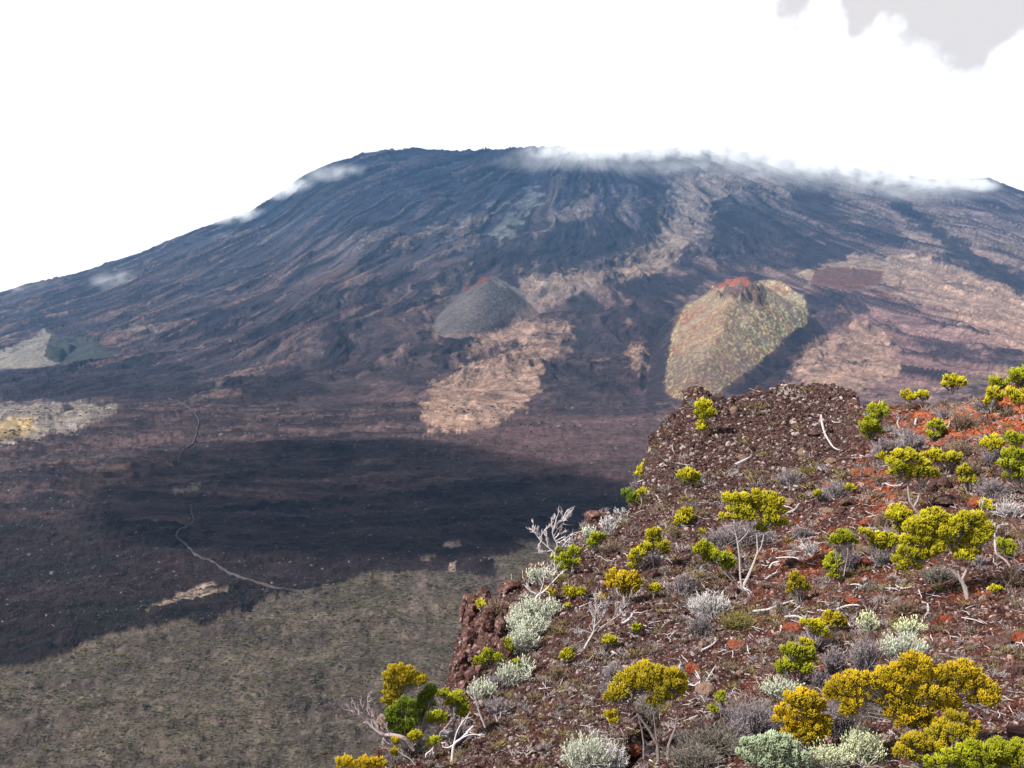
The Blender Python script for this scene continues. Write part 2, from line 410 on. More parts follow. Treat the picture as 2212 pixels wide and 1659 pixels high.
# brown apron between the flows at centre right
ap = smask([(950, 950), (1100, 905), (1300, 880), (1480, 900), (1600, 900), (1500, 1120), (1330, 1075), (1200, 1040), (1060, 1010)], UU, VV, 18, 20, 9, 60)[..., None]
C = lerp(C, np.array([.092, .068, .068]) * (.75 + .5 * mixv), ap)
rope = ridged(XX / 34 + wv * 2, YY / 26 + fbm(XX / 50, YY / 50, 2, 4) * 2, 3, 33, .6)
rope2 = ridged(XX / 15 + wv * 4, YY / 15, 3, 36, .6)
def paint(polys, ws, colr, soft, wob, seed, varamp=.5, relief=0.0):
    global C, ZZ
    mm = np.zeros(UU.shape, np.float32)
    for p, w in zip(polys, ws): mm = np.maximum(mm, w * smask(p, UU, VV, soft, wob, seed, 30))
    k = (1 - varamp) + varamp * 2 * (rope * .55 + .45 * sstep(-.4, .5, fbm(XX / 60, YY / 44, 5, seed + 5, .7)))[..., None]
    # broken, streaky edges
    ed = np.clip(mm * 1.5 - .5 * (1 - mm) * 0 , 0, 1)
    _bn = lerp(fbm(XX / 70 + wv, YY / 46, 5, seed + 2, .7), fbm(th * 30 + wv * 2, rr / 190 + wv, 5, seed + 3, .68), slope)
    brk_ = sstep(-.18, .16, _bn + (mm - .5) * .9)
    mf = np.clip(mm * brk_, 0, 1)[..., None]
    C = lerp(C, np.array(colr) * k, mf)
    if relief: ZZ = ZZ + mf[..., 0] * relief * (rope2 - .4)
    return mf[..., 0]
mt = paint(TAN, TANW, (.25, .195, .158), 8, 24, 50, .62, 1.8)
mg = paint(GREY, GREYW, (.20, .19, .17), 7, 20, 54, .65, 1.2)
md = paint(DARK, DARKW, (.030, .026, .034), 6, 14, 58, .35)  # dark flows, with bands of cloud shade also painted into the albedo
mb = paint(BROWN, [1, .6, .8], (.115, .070, .058), 4, 4, 59, .2)
yel = smask([(-50, 930), (30, 905), (75, 905), (70, 920), (85, 935), (20, 952), (-50, 960)], UU, VV, 6, 8, 66)[..., None]
C = lerp(C, np.array([.32, .26, .12]) * (.6 + .8 * rope[..., None]), yel * .6)
# scattered torn scraps of pale pahoehoe everywhere on the slope
scr = sstep(.34, .62, fbm(th * 60 + wv * 3, rr / 120, 4, 95, .6)) * slope * (.35 + .65 * sstep(-.2, .3, fbm(XX / 300, YY / 300, 3, 96)))
C = lerp(C, np.array([.15, .125, .115]), (scr * .5 * (1 - md))[..., None])
spk = sstep(.45, .6, fbm(XX / 6, YY / 6, 2, 97)) * (1 - slope * .5)
C = lerp(C, C * 2.0, (spk * .35)[..., None])
# cone colours
def cone_col(poly, colr, colr2, sc=20, wob=2, streaks=0, rope_k=0.0, soft=1.5, w=1):
    global C
    m = (smask(poly, UU, VV, soft, wob, 70, 12) * w)[..., None]
    n = sstep(-.3, .4, fbm(XX / sc, YY / sc, 4, 72, .6))[..., None]
    C = lerp(C, np.array(colr) * (1 - n) + np.array(colr2) * n, m)
    return m
# dune of ash beside the grey cone
cone_col([(1085, 720), (1110, 690), (1135, 660), (1120, 610), (1160, 590), (1200, 612), (1290, 600), (1300, 615), (1220, 650), (1150, 690), (1090, 722), (1000, 735), (945, 735), (935, 722)], (.20, .17, .155), (.26, .21, .18), 90, 4, soft=6)
gc = cone_col([(935, 715), (935, 690), (950, 668), (975, 640), (1010, 628), (1035, 605), (1060, 596), (1095, 615), (1125, 632), (1138, 650), (1125, 668), (1085, 690), (1050, 712), (1000, 722), (950, 726)], (.112, .108, .110), (.15, .14, .135), 60, 1, soft=2)
C = lerp(C, np.array([.16, .07, .055]), .9 * smask([(1000, 628), (1010, 612), (1035, 600), (1062, 597), (1050, 608), (1030, 618), (1010, 630)], UU, VV, 3, 3)[..., None])
for bl in ([(962, 642), (975, 622), (985, 618), (978, 632), (965, 645)], [(1008, 620), (1020, 604), (1035, 600), (1030, 612), (1014, 620)]):
    C = lerp(C, np.array([.02, .025, .028]), smask(bl, UU, VV, 2, 1.5)[..., None])
cone_col([(-60, 800), (-60, 770), (10, 765), (40, 745), (95, 717), (120, 725), (105, 755), (95, 770), (140, 785), (160, 790), (60, 796)], (.19, .195, .18), (.24, .235, .20), 50, 2)  # left cone: sunlit outer side painted lighter
cone_col([(95, 770), (110, 722), (160, 730), (210, 738), (250, 775), (200, 790), (130, 790)], (.05, .06, .06), (.075, .08, .07), 50, 2)  # its crater side, with the shade painted in as a darker tone
GCP = [(1436, 820), (1446, 760), (1452, 715), (1480, 662), (1512, 645), (1540, 622), (1568, 610), (1605, 603), (1630, 614), (1650, 612), (1688, 608), (1710, 630), (1735, 650), (1746, 680), (1744, 696), (1700, 728), (1650, 778), (1600, 815), (1560, 842), (1525, 862), (1495, 868), (1458, 862), (1440, 850)]
mgc = smask(GCP, UU, VV, 2.2, 3.5, 77, 16)[..., None]
w1 = sstep(-.3, .4, fbm(XX / 70, YY / 90, 4, 78, .6))[..., None]
w2 = sstep(.0, .3, fbm(XX / 4, YY / 14, 3, 79, .75))[..., None]
conec = np.array([.23, .195, .155]) * (1 - w1) + np.array([.22, .130, .095]) * w1
rightg = (sstep(1500, 1660, UU) * sstep(640, 690, VV) * sstep(800, 740, VV))[..., None]
edge = (mgc * (1 - smask([(x * .94 + 1585 * .06, y * .94 + 735 * .06) for x, y in GCP], UU, VV, 9)[..., None]))
lowr = sstep(740, 800, VV)[..., None]
conec = lerp(conec, np.array([.135, .108, .095]), lowr * .8)
conec = lerp(conec, np.array([.24, .115, .08]), (.32 * sstep(.0, .4, fbm(XX / 90 + 5, YY / 140, 3, 398)) * sstep(1640, 1540, UU))[..., None])
conec = lerp(conec, np.array([.40, .42, .19]), np.clip(w2 * (.40 + .55 * rightg + .6 * edge), 0, 1))
conec = lerp(conec, np.array([.115, .12, .095]), rightg * .35 * (1 - w2))
redtop = smask([(1536, 628), (1560, 607), (1605, 600), (1632, 615), (1610, 622), (1570, 622)], UU, VV, 3, 2)[..., None]
conec = lerp(conec, np.array([.27, .105, .07]), redtop)
crag = smask([(1545, 645), (1580, 622), (1645, 622), (1650, 660), (1635, 662), (1615, 650), (1560, 650)], UU, VV, 3, 3)[..., None]
conec = lerp(conec, np.array([.10, .068, .06]) * (.5 + rope2[..., None]), crag * .85)
ZZ = ZZ + mgc[..., 0] * crag[..., 0] * 11 * (sstep(.3, .7, ridged(XX / 22, YY / 60, 3, 399)) + .5 * rope2 - .3) + mgc[..., 0] * .5 * w2[..., 0]
C = lerp(C, conec, mgc)
ZZ = ZZ - (1 - m_flow) * .9 * RT
# vegetated old floor outside the flow
ovg = (1 - m_flow)[..., None]
g1 = sstep(-.4, .5, fbm(XX / 38, YY / 38, 5, 101, .65))[..., None]
g2 = sstep(-.05, .4, fbm(XX / 3.2, YY / 4.2, 4, 104, .7))[..., None]
vegc = np.array([.070, .060, .056]) * (1 - g1) + np.array([.100, .089, .072]) * g1
vegc = vegc * np.array([.98, .99, .98])
vegc = lerp(vegc, np.array([.15, .142, .122]), g2 * .55)
vegc = lerp(vegc, np.array([.24, .20, .17]), m_hole[..., None] * .9)
C = lerp(C, vegc, ovg)
ZZ = ZZ + m_flow * .8 * sstep(2000, 900, YY) + (1 - m_flow) * (.55 * fbm(XX / 14, YY / 14, 4, 107, .5) + .15 * fbm(XX / 4, YY / 4, 3, 109, .6))
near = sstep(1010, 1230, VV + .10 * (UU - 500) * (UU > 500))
C = lerp(C, np.array([.017, .0125, .0155]) * (.6 + .8 * mixv), (m_flow * near * .88)[..., None])  # near flow's dark tone, deepened in albedo for cloud shade
ZZ = ZZ + m_flow * sstep(1100, 600, YY) * 0.9 * fbm(XX / 4.5, YY / 4.5, 4, 111, .65)
hf = .42 * fbm(XX / 9, YY / 9, 4, 121, .7) + .45 * fbm(XX / 45 + wv, YY / 30, 4, 125, .65) * (1 - slope * .3) + .40 * slope * fbm(th * 90 + wv * 3, rr / 160, 4, 128, .65)
C = C * (1 - .18 * (m_flow * (1 - slope) * sstep(1000, 700, UU) * (1 - mg))[..., None])
C = C * np.exp(hf * 1.25 * (1 - .75 * CM))[..., None] * .50
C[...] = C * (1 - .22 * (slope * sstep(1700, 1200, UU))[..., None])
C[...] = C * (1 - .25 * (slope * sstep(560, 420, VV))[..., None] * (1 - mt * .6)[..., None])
C = .045 * (C / .045) ** 1.18
lum = C.mean(-1, keepdims=True); sat = 1.0 + (.12 * m_flow * (1 - mgc[..., 0]))[..., None]
C = lum + (C - lum) * sat
C = C * (1 + (np.array([1.10, .97, .98]) - 1) * sstep(500, 760, VV)[..., None]) * (1 + (np.array([.80, .95, 1.22]) - 1) * (slope * sstep(620, 400, VV))[..., None])  # lower part warmer; upper slopes' haze blue painted into the colour
C = np.clip(C, .005, .6)

TM = mat_attr('terrain_lava', .95, .1, bumps=((.018, 14.0), (.09, 2.6), (.5, .35)), var=.5, vscale=.14)
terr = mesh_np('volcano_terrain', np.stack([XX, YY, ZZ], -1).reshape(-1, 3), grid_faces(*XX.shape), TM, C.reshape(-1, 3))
terr['kind'] = 'structure'
terr['label'] = 'dark shield volcano with lava flows and the caldera floor at its foot'
ZT, ET = ZZ, ZZ / YY
def terr_hit(u, v):
    a, e = px2ae(u, v)
    j = int(np.clip(round((a - A[0]) / (A[1] - A[0])), 0, len(A) - 1))
    col = ET[:, j]
    k = int(np.argmax(col >= e)) if (col >= e).any() else len(Y) - 12
    if k > 0:
        t = (e - col[k - 1]) / max(col[k] - col[k - 1], 1e-9); yy = Y[k - 1] + (Y[k] - Y[k - 1]) * t
    else: yy = Y[0]
    return np.array([a * yy, yy, e * yy])
# ----------------------------------------------------------------- foreground: the stony shoulder of the rampart
CTRL = [(2212,1659,12),(1700,1659,12.5),(1300,1659,13.5),(1050,1659,14.6),(850,1659,16.5),
 (2212,1500,14.6),(1900,1500,15.2),(1600,1500,16.8),(1300,1500,18),(1100,1500,19.6),(980,1500,21.5),
 (2212,1300,19.5),(1900,1300,21),(1600,1300,23),(1300,1300,25.5),(1100,1300,28),(1000,1300,29.5),
 (2212,1150,25),(1900,1150,27),(1600,1150,30.5),(1400,1150,34),(1250,1180,36),
 (2212,1000,31),(1900,1000,36),(1600,1000,43),(1425,1000,47),(2212,900,36),(2000,900,43),(1850,915,47),(1700,900,54),(1450,900,54),
 (2212,832,39),(1700,834,60),(1990,866,47.5),(1900,876,49),(1600,850,58),(1505,845,56),(1830,850,56)]
CT = np.array(CTRL, float)
ca, ce = px2ae(CT[:, 0], CT[:, 1])
PX = ca * CT[:, 2]; PY = CT[:, 2]; PZ = ce * CT[:, 2]
def tps_fit(x, y, z, lam):
    n = len(x); X_ = x / 10; Y_ = y / 10
    r2 = (X_[:, None] - X_[None]) ** 2 + (Y_[:, None] - Y_[None]) ** 2
    K = .5 * r2 * np.log(r2 + 1e-12) + lam * np.eye(n)
    P = np.stack([np.ones(n), X_, Y_], -1)
    M = np.block([[K, P], [P.T, np.zeros((3, 3))]])
    s = np.linalg.solve(M, np.concatenate([z, np.zeros(3)]))
    def f(a, b):
        a = np.asarray(a, float); b = np.asarray(b, float)
        o = s[n] + s[n + 1] * a / 10 + s[n + 2] * b / 10
        for i in range(n):
            r = (a / 10 - X_[i]) ** 2 + (b / 10 - Y_[i]) ** 2
            o = o + s[i] * .5 * r * np.log(r + 1e-12)
        return o
    return f
gz = tps_fit(PX, PY, PZ, .02)
gd = tps_fit(CT[:, 0] / 60, CT[:, 1] / 60, np.log(CT[:, 2]), .02)     # depth along each line of sight
OUT = [(2300, 812), (2212, 830), (2160, 836), (2120, 850), (2060, 856), (1990, 866), (1940, 876), (1895, 878), (1872, 868), (1838, 848), (1780, 836), (1700, 831), (1640, 842), (1590, 852), (1562, 858),
       (1530, 843), (1500, 844), (1495, 868), (1470, 880), (1445, 897), (1425, 918), (1420, 950), (1418, 1000), (1402, 1040), (1385, 1070), (1360, 1092), (1330, 1110), (1285, 1104), (1262, 1130), (1258, 1160),
       (1235, 1175), (1210, 1200), (1170, 1218), (1140, 1250), (1110, 1262), (1075, 1280), (1040, 1296), (1022, 1302), (1020, 1350), (1024, 1395), (1016, 1440), (1012, 1500), (1015, 1540), (985, 1590), (915, 1622), (862, 1647), (830, 1670)]
OU = np.array(OUT, float)
od = np.exp(gd(OU[:, 0] / 60, OU[:, 1] / 60))
oa, _ = px2ae(OU[:, 0], OU[:, 1])
EDGE = np.stack([oa * od, od], -1)
EDGE = np.vstack([[(60, 60)], EDGE, [(-2.6, 13.5), (-1.2, 10.5), (-0.5, 7.5), (60, 7.5)]])
def sdist(poly, x, y):
    ins = np.zeros(x.shape, bool); d2 = np.full(x.shape, 1e9); n = len(poly)
    for i in range(n):
        x0, y0 = poly[i]; x1, y1 = poly[(i + 1) % n]
        if y0 != y1:
            ins ^= ((y0 > y) != (y1 > y)) & (x < (x1 - x0) * (y - y0) / (y1 - y0) + x0)
        dx, dy = x1 - x0, y1 - y0
        t = np.clip(((x - x0) * dx + (y - y0) * dy) / max(dx * dx + dy * dy, 1e-9), 0, 1)
        d2 = np.minimum(d2, (x - x0 - t * dx) ** 2 + (y - y0 - t * dy) ** 2)
    return np.sqrt(d2) * np.where(ins, 1, -1)
fa = np.linspace(-0.30, 0.62, 620); fy = np.exp(np.linspace(np.log(9.0), np.log(95.0), 420))
FA, FY = np.meshgrid(fa, fy); FX = FA * FY
fin = gz(FX, np.minimum(FY, 66))
sdg = sdist(EDGE, FX + .5 * fbm(FX / 2.2, FY / 2.2, 3, 202), FY + .6 * fbm(FX / 2.2 + 30, FY / 2.2, 3, 203))
outd = np.clip(-sdg, 0, None)
# the surface freezes at its rim value outside, then falls away as a cliff
rock = ridged(FX / 1.9, FY / 1.9, 4, 205, .6)
rim = np.exp(-np.clip(sdg, 0, None) / 1.2)
FZ = np.clip(fin, -9.6, -2.2); wob_ = fbm(FX / 2, FY / 2, 2, 218)
FZ = FZ + .16 * fbm(FX / 1.6, FY / 1.6, 4, 210, .6) * sstep(8, 16, FY) + .05 * fbm(FX / .35, FY / .35, 3, 214, .6)
_hm = sstep(1900, 1800, 0) ; FZ = FZ + .30 * (ridged(FX / 2.6, FY / 3.4, 3, 217) - .5) * sstep(30, 42, FY) + .40 * (fbm(FX / 4.0, FY / 5.0, 3, 216)) * sstep(12, 24, FY) + .14 * (ridged(FX / 1.5 + wob_, FY / 1.9, 3, 219) - .5) * sstep(10, 18, FY)
_gu, _gv = world2px(FX, FY, FZ)
gl_ = lmask([(1410, 1540), (1385, 1590), (1345, 1640), (1310, 1700)], _gu, _gv, 14, 14, 3)
FZ = FZ - .75 * gl_
FZ = FZ - rim * .25 * (1 - rock) - np.minimum(outd, .5) * .6 - np.clip(outd - .35, 0, None) * (3.4 + 1.6 * rock)
# hollow under the big stones at the right and the dark gully at bottom centre
FZ = np.maximum(FZ, -150)
FU, FV = world2px(FX, FY, FZ)
# ground colours: maroon cinder, orange scoria to the right, brown rubble on the hump
m1 = sstep(-.35, .4, fbm(FX / 1.3, FY / 1.3, 5, 220, .65))[..., None]
FC = np.array([.075, .036, .031]) * (1 - m1) + np.array([.125, .062, .052]) * m1
def redness(u, v, x, y):
    """0 brown .. 1 orange scoria; zones read from where the red cinder lies"""
    r = 1.1 * sstep(1820, 2030, u) * sstep(1030, 900, v)
    r = np.maximum(r, .75 * np.exp(-(((u - 1900) / 110) ** 2 + ((v - 1060) / 120) ** 2)))
    r = np.maximum(r, .62 * np.exp(-(((u - 1760) / 180) ** 2 + ((v - 1210) / 110) ** 2)))
    r = np.maximum(r, .55 * np.exp(-(((u - 2120) / 120) ** 2 + ((v - 1330) / 120) ** 2)))
    r = np.maximum(r, .5 * np.exp(-(((u - 1700) / 90) ** 2 + ((v - 1090) / 60) ** 2)))
    r = np.maximum(r, .30 * sstep(1250, 1750, u) + .08)
    r = r * (1 - .85 * sstep(1880, 1780, u) * sstep(1130, 1040, v))
    return np.clip(r * (.75 + .9 * fbm(x / 1.1, y / 1.1, 4, 230, .6)) + .0, 0, 1)
RD = redness(FU, FV, FX, FY)[..., None]
FC = lerp(FC, np.array([.42, .115, .035]) * (.6 + .5 * m1), sstep(.3, .85, RD) * .9)
hump = (sstep(1900, 1800, FU) * sstep(1130, 1040, FV))[..., None]
FC = lerp(FC, np.array([.070, .052, .046]) * (.6 + .6 * m1), hump * .9)
lit = sstep(.15, .45, fbm(FX / 2.2, FY / 2.2, 3, 236))[..., None]
FC = lerp(FC, np.array([.11, .085, .06]), lit * .45 * (1 - RD))
FC = np.clip(FC * np.array([.50, .36, .32]), .006, .6)
GM = mat_attr('cinder_ground', .95, .12, bumps=((6.0, .10), (22.0, .035)), var=.45, vscale=9.0)
slope_o = mesh_np('stony_slope', np.stack([FX, FY, FZ], -1).reshape(-1, 3), grid_faces(*FX.shape), GM, FC.reshape(-1, 3))
slope_o['kind'] = 'structure'
slope_o['label'] = 'steep stony slope of brown and orange volcanic cinder'
FE = FZ / FY
def fhit(u, v, maxd=None):
    """first point of the slope on this line of sight"""
    a, e = px2ae(u, v)
    j = (a - fa[0]) / (fa[1] - fa[0]); j0 = int(np.clip(math.floor(j), 0, len(fa) - 2)); f = min(max(j - j0, 0), 1)
    col = FE[:, j0] * (1 - f) + FE[:, j0 + 1] * f
    ok = col >= e
    k = int(np.argmax(ok)) if ok.any() else int(np.argmin(np.abs(col - e)))
    if k == 0: yy = fy[0]
    else:
        t = np.clip((e - col[k - 1]) / max(col[k] - col[k - 1], 1e-9), 0, 1); yy = fy[k - 1] + (fy[k] - fy[k - 1]) * t
        if not ok.any(): yy = fy[k]
    return np.array([a * yy, yy, e * yy])
def atdepth(u, v, y):
    a, e = px2ae(u, v)
    return np.array([a * y, y, e * y])

# ---- stones
def rock_mesh(seed, sub=2, flat=.7, rough=.28):
    import bmesh
    bm = bmesh.new(); bmesh.ops.create_icosphere(bm, subdivisions=sub, radius=1.0)
    r = random.Random(seed); V = np.array([v.co[:] for v in bm.verts])
    # chop with random planes for facets, then roughen
    for _ in range(9):
        n = np.array([r.gauss(0, 1), r.gauss(0, 1), r.gauss(0, 1)]); n /= np.linalg.norm(n); d = r.uniform(.55, .85)
        s = V @ n; V = V - np.clip(s - d, 0, None)[:, None] * n
    V = V * (1 + rough * .35 * fbm(V[:, 0] * 2 + seed * 3.1 + V[:, 2], V[:, 1] * 2 + V[:, 2] * 1.3, 3, seed)[:, None])
    V[:, 2] *= flat
    Fc = np.array([[v.index for v in f.verts] for f in bm.faces]); bm.free()
    return V, Fc
def mat_stone(name, c_lo, c_hi, c_lichen, lich=.5, redmix=True):
    m, t, b = mat_new(name, .93, .12); lk = t.links.new
    oi = N(t, 'ShaderNodeObjectInfo'); g = N(t, 'ShaderNodeNewGeometry')
    at = N(t, 'ShaderNodeAttribute', attribute_name='red'); at.attribute_type = 'INSTANCER'
    mix = N(t, 'ShaderNodeMix', data_type='RGBA'); mix.inputs[6].default_value = (*c_lo, 1); mix.inputs[7].default_value = (*c_hi, 1)
    lk(oi.outputs['Random'], mix.inputs[0])
    red = N(t, 'ShaderNodeMix', data_type='RGBA'); red.inputs[7].default_value = (.32, .082, .026, 1)
    lk(mix.outputs[2], red.inputs[6]); 
    if redmix: lk(at.outputs['Fac'], red.inputs[0])
    else: red.inputs[0].default_value = 0
    n1 = N(t, 'ShaderNodeTexNoise', i_Scale=7.0, i_Detail=5.0, i_Roughness=.7); lk(g.outputs['Position'], n1.inputs['Vector'])
    li = N(t, 'ShaderNodeMapRange', i_From_Min=.52, i_From_Max=.66, i_To_Min=0, i_To_Max=lich); lk(n1.outputs[0], li.inputs['Value'])
    lm = N(t, 'ShaderNodeMix', data_type='RGBA'); lm.inputs[7].default_value = (*c_lichen, 1)
    lk(li.outputs[0], lm.inputs[0]); lk(red.outputs[2], lm.inputs[6]); lk(lm.outputs[2], b.inputs['Base Color'])
    n2 = N(t, 'ShaderNodeTexNoise', i_Scale=16.0, i_Detail=5.0); lk(g.outputs['Position'], n2.inputs['Vector'])
    bp = N(t, 'ShaderNodeBump', i_Strength=1.0, i_Distance=.12); lk(n2.outputs[0], bp.inputs['Height']); lk(bp.outputs[0], b.inputs['Normal'])
    return m
M_ST = mat_stone('stone_brown', (.018, .008, .007), (.066, .029, .025), (.32, .26, .25), .6)
M_OR = mat_stone('stone_orange', (.15, .032, .015), (.17, .052, .026), (.25, .12, .085), .5, False)
M_TN = mat_stone('stone_tan', (.12, .075, .055), (.17, .105, .08), (.32, .26, .20), .4, False)
M_DK = mat_stone('stone_dark', (.05, .026, .023), (.075, .040, .034), (.24, .17, .15), .35, False)
M_CL = mat_stone('cliff_rock', (.050, .024, .020), (.085, .040, .033), (.36, .24, .23), .8, False)
M_PALE = mat_stone('stone_pale', (.15, .11, .10), (.28, .23, .22), (.45, .40, .39), .6)
src = bpy.data.collections.new('stone_shapes')
for i in range(10):
    V, Fc = rock_mesh(300 + i, 2 if i < 3 else 1, .62 + .05 * (i % 4))
    o = mesh_np('stone_shape', V, Fc, M_PALE if i == 7 else M_ST, smooth=False, link=False); src.objects.link(o)
def scatter(name, P, S, R, red, coll, parent=None):
    """geometry-node stand of instances on loose points"""
    me = bpy.data.meshes.new(name); n = len(P)
    me.vertices.add(n); me.vertices.foreach_set('co', np.asarray(P, np.float32).ravel())
    for nm, typ, arr in (('sz', 'FLOAT_VECTOR', S), ('rt', 'FLOAT_VECTOR', R), ('red', 'FLOAT', red)):
        a = me.attributes.new(nm, typ, 'POINT'); a.data.foreach_set('vector' if typ == 'FLOAT_VECTOR' else 'value', np.asarray(arr, np.float32).ravel())
    o = bpy.data.objects.new(name, me); scene.collection.objects.link(o)
    ng = bpy.data.node_groups.new(name + '_nodes', 'GeometryNodeTree')
    ng.interface.new_socket('Geometry', in_out='INPUT', socket_type='NodeSocketGeometry'); ng.interface.new_socket('Geometry', in_out='OUTPUT', socket_type='NodeSocketGeometry')
    gi = ng.nodes.new('NodeGroupInput'); go = ng.nodes.new('NodeGroupOutput'); io = ng.nodes.new('GeometryNodeInstanceOnPoints'); ci = ng.nodes.new('GeometryNodeCollectionInfo')
    ci.inputs['Collection'].default_value = coll; ci.inputs['Separate Children'].default_value = True; ci.inputs['Reset Children'].default_value = True
    a1 = ng.nodes.new('GeometryNodeInputNamedAttribute'); a1.data_type = 'FLOAT_VECTOR'; a1.inputs[0].default_value = 'sz'
    a2 = ng.nodes.new('GeometryNodeInputNamedAttribute'); a2.data_type = 'FLOAT_VECTOR'; a2.inputs[0].default_value = 'rt'
    l = ng.links.new
    io.inputs['Pick Instance'].default_value = True
    l(gi.outputs[0], io.inputs['Points']); l(ci.outputs[0], io.inputs['Instance']); l(a1.outputs[0], io.inputs['Scale'])
    e2r = ng.nodes.new('FunctionNodeEulerToRotation'); l(a2.outputs[0], e2r.inputs[0]); l(e2r.outputs[0], io.inputs['Rotation'])
    l(io.outputs[0], go.inputs[0])
    md = o.modifiers.new('scatter', 'NODES'); md.node_group = ng
    o['kind'] = 'stuff'
    if parent: o.parent = parent
    return o
# picture-uniform stones: sample visible slope points by screen area
rng = np.random.RandomState(11)
def slope_points(n, seed):
    r = np.random.RandomState(seed)
    P, U, Vv = [], [], []
    u = r.uniform(830, 2300, n * 3); v = r.uniform(815, 1690, n * 3)
    a, e = px2ae(u, v)
    j = (a - fa[0]) / (fa[1] - fa[0]); j0 = np.clip(np.floor(j).astype(int), 0, len(fa) - 2)
    cols = FE[:, j0]
    ok = cols >= e[None]
    has = ok.any(0); k = np.argmax(ok, 0)
    sel = has & (k > 0)
    k = k[sel]; jj = j0[sel]; ee = e[sel]
    c1 = FE[k - 1, jj]; c2 = FE[k, jj]; t = np.clip((ee - c1) / np.maximum(c2 - c1, 1e-9), 0, 1)
    yy = fy[k - 1] + (fy[k] - fy[k - 1]) * t
    x = a[sel] * yy; z = ee * yy
    good = sdist(EDGE, x, yy) > -1.6
    return np.stack([x, yy, z], -1)[good], u[sel][good], v[sel][good]
P, su, sv = slope_points(46000, 5)
n = len(P)
dpx = rng.gamma(1.7, 2.1, n) + 2.8                           # stone width in picture px
dpx = np.minimum(dpx, 20)
S = (dpx / 2 * P[:, 1] / F)[:, None] * (.7 + .7 * rng.rand(n, 3)) 
R = np.stack([rng.normal(0, .5, n), rng.normal(0, .5, n), rng.rand(n) * 6.28], -1)
redv = np.clip(redness(su, sv, P[:, 0], P[:, 1]) * 1.3 - .28 + rng.normal(0, .07, n), 0, 1)
P[:, 2] += S[:, 2] * .15
cliff_ = (su < 1110) & (sv > 1290) & (sv < 1620)
hump_ = (su > 1400) & (su < 1860) & (sv < 1060)
S[hump_] *= 1.2
big = np.argsort(-dpx)[:260]
rest = np.ones(n, bool); rest[big] = False
g = scatter('stones', P[rest], S[rest], R[rest], redv[rest], src, slope_o)
# the biggest loose stones one by one
shapes = []
for i in range(8):
    for mm in (M_DK, M_OR, M_TN):
        V, Fc = rock_mesh(500 + i, 2, .6 + .06 * (i % 4))
        me = mesh_np('stone', V, Fc, mm, smooth=False, link=False).data; shapes.append(me)
for q, i in enumerate(big):
    mi = 1 if redv[i] > .4 else (2 if rng.rand() < .2 else 0)
    o = bpy.data.objects.new('stone', shapes[(q % 8) * 3 + mi]); scene.collection.objects.link(o)
    o.location = P[i]; o.scale = S[i]; o.rotation_euler = R[i]; o.parent = slope_o
# ----------------------------------------------------------------- plants and dead wood
CR = {'A': (1560, 900, 2.212), 'B': (1060, 1150, 2.765), 'C': (760, 1520, 2.765), 'D': (1460, 1400, 2.0109), 'E': (860, 1620, 5.53), 'G': (1100, 1420, 5.53), 'H': (1480, 1620, 4.608), 'K': (0, 0, 1 / 1.1573 * 1.0)}
KF = 2560.0 / 2212.0
def cv(c, x, y):
    if c == 'P': return x, y
    ox, oy, s = CR[c]
    return (ox + x / s) / KF, (oy + y / s) / KF
def cs(c, r):
    return r if c == 'P' else r / CR[c][2] / KF

def mat_leaf(name, rough=.7, emis=None):
    m, t, b = mat_new(name, rough, .2); lk = t.links.new
    at = N(t, 'ShaderNodeAttribute', attribute_name='Col')
    lk(at.outputs['Color'], b.inputs['Base Color'])
    tr = N(t, 'ShaderNodeBsdfTranslucent'); lk(at.outputs['Color'], tr.inputs['Color'])
    mx = N(t, 'ShaderNodeMixShader'); mx.inputs[0].default_value = .22
    o = t.nodes['Material Output']
    lk(b.outputs[0], mx.inputs[1]); lk(tr.outputs[0], mx.inputs[2]); lk(mx.outputs[0], o.inputs['Surface'])
    return m
M_LEAF = mat_leaf('heath_foliage')
M_WOOD = mat_attr('weathered_wood', .85, .15, bumps=((40.0, .01),), var=.3, vscale=18.0)

class MB:
    def __init__(s): s.V = []; s.F = []; s.C = []; s.n = 0
    def add(s, V, Fc, C):
        s.V.append(V); s.F.append(Fc + s.n); s.C.append(np.broadcast_to(C, V.shape)); s.n += len(V)
    def build(s, name, mat, parent=None, org=None, smooth=False):
        V = np.concatenate(s.V); Fc = np.concatenate(s.F); C = np.concatenate(s.C)
        if org is not None: V = V - org
        return mesh_np(name, V, Fc, mat, C, smooth, parent)
def unit(v): return v / np.maximum(np.linalg.norm(v, axis=-1, keepdims=True), 1e-9)
SP_F = np.array([[0, 1, 2], [0, 2, 3], [0, 3, 4], [0, 4, 1], [5, 2, 1], [5, 3, 2], [5, 4, 3], [5, 1, 4]])
def sprigs(mb, P, D, Ln, Wd, c_base, c_mid, c_tip, r):
    """little upright shoots: stretched octahedra, vectorised"""
    n = len(P); D = unit(D)
    ref = np.where(np.abs(D[:, 2:3]) < .9, np.array([[0, 0, 1.]]), np.array([[1., 0, 0]]))
    a = unit(np.cross(D, ref)); b = np.cross(D, a)
    th = r.rand(n, 1) * 6.28; a, b = a * np.cos(th) + b * np.sin(th), b * np.cos(th) - a * np.sin(th)
    m = P + D * Ln[:, None] * .58; w = Wd[:, None] / 2
    V = np.stack([P, m + a * w, m + b * w, m - a * w, m - b * w, P + D * Ln[:, None]], 1).reshape(-1, 3)
    Fc = (np.arange(n)[:, None, None] * 6 + SP_F[None]).reshape(-1, 3)
    C = np.stack([c_base, c_mid, c_mid, c_mid, c_mid, c_tip], 1).reshape(-1, 3)
    mb.add(V, Fc, C)
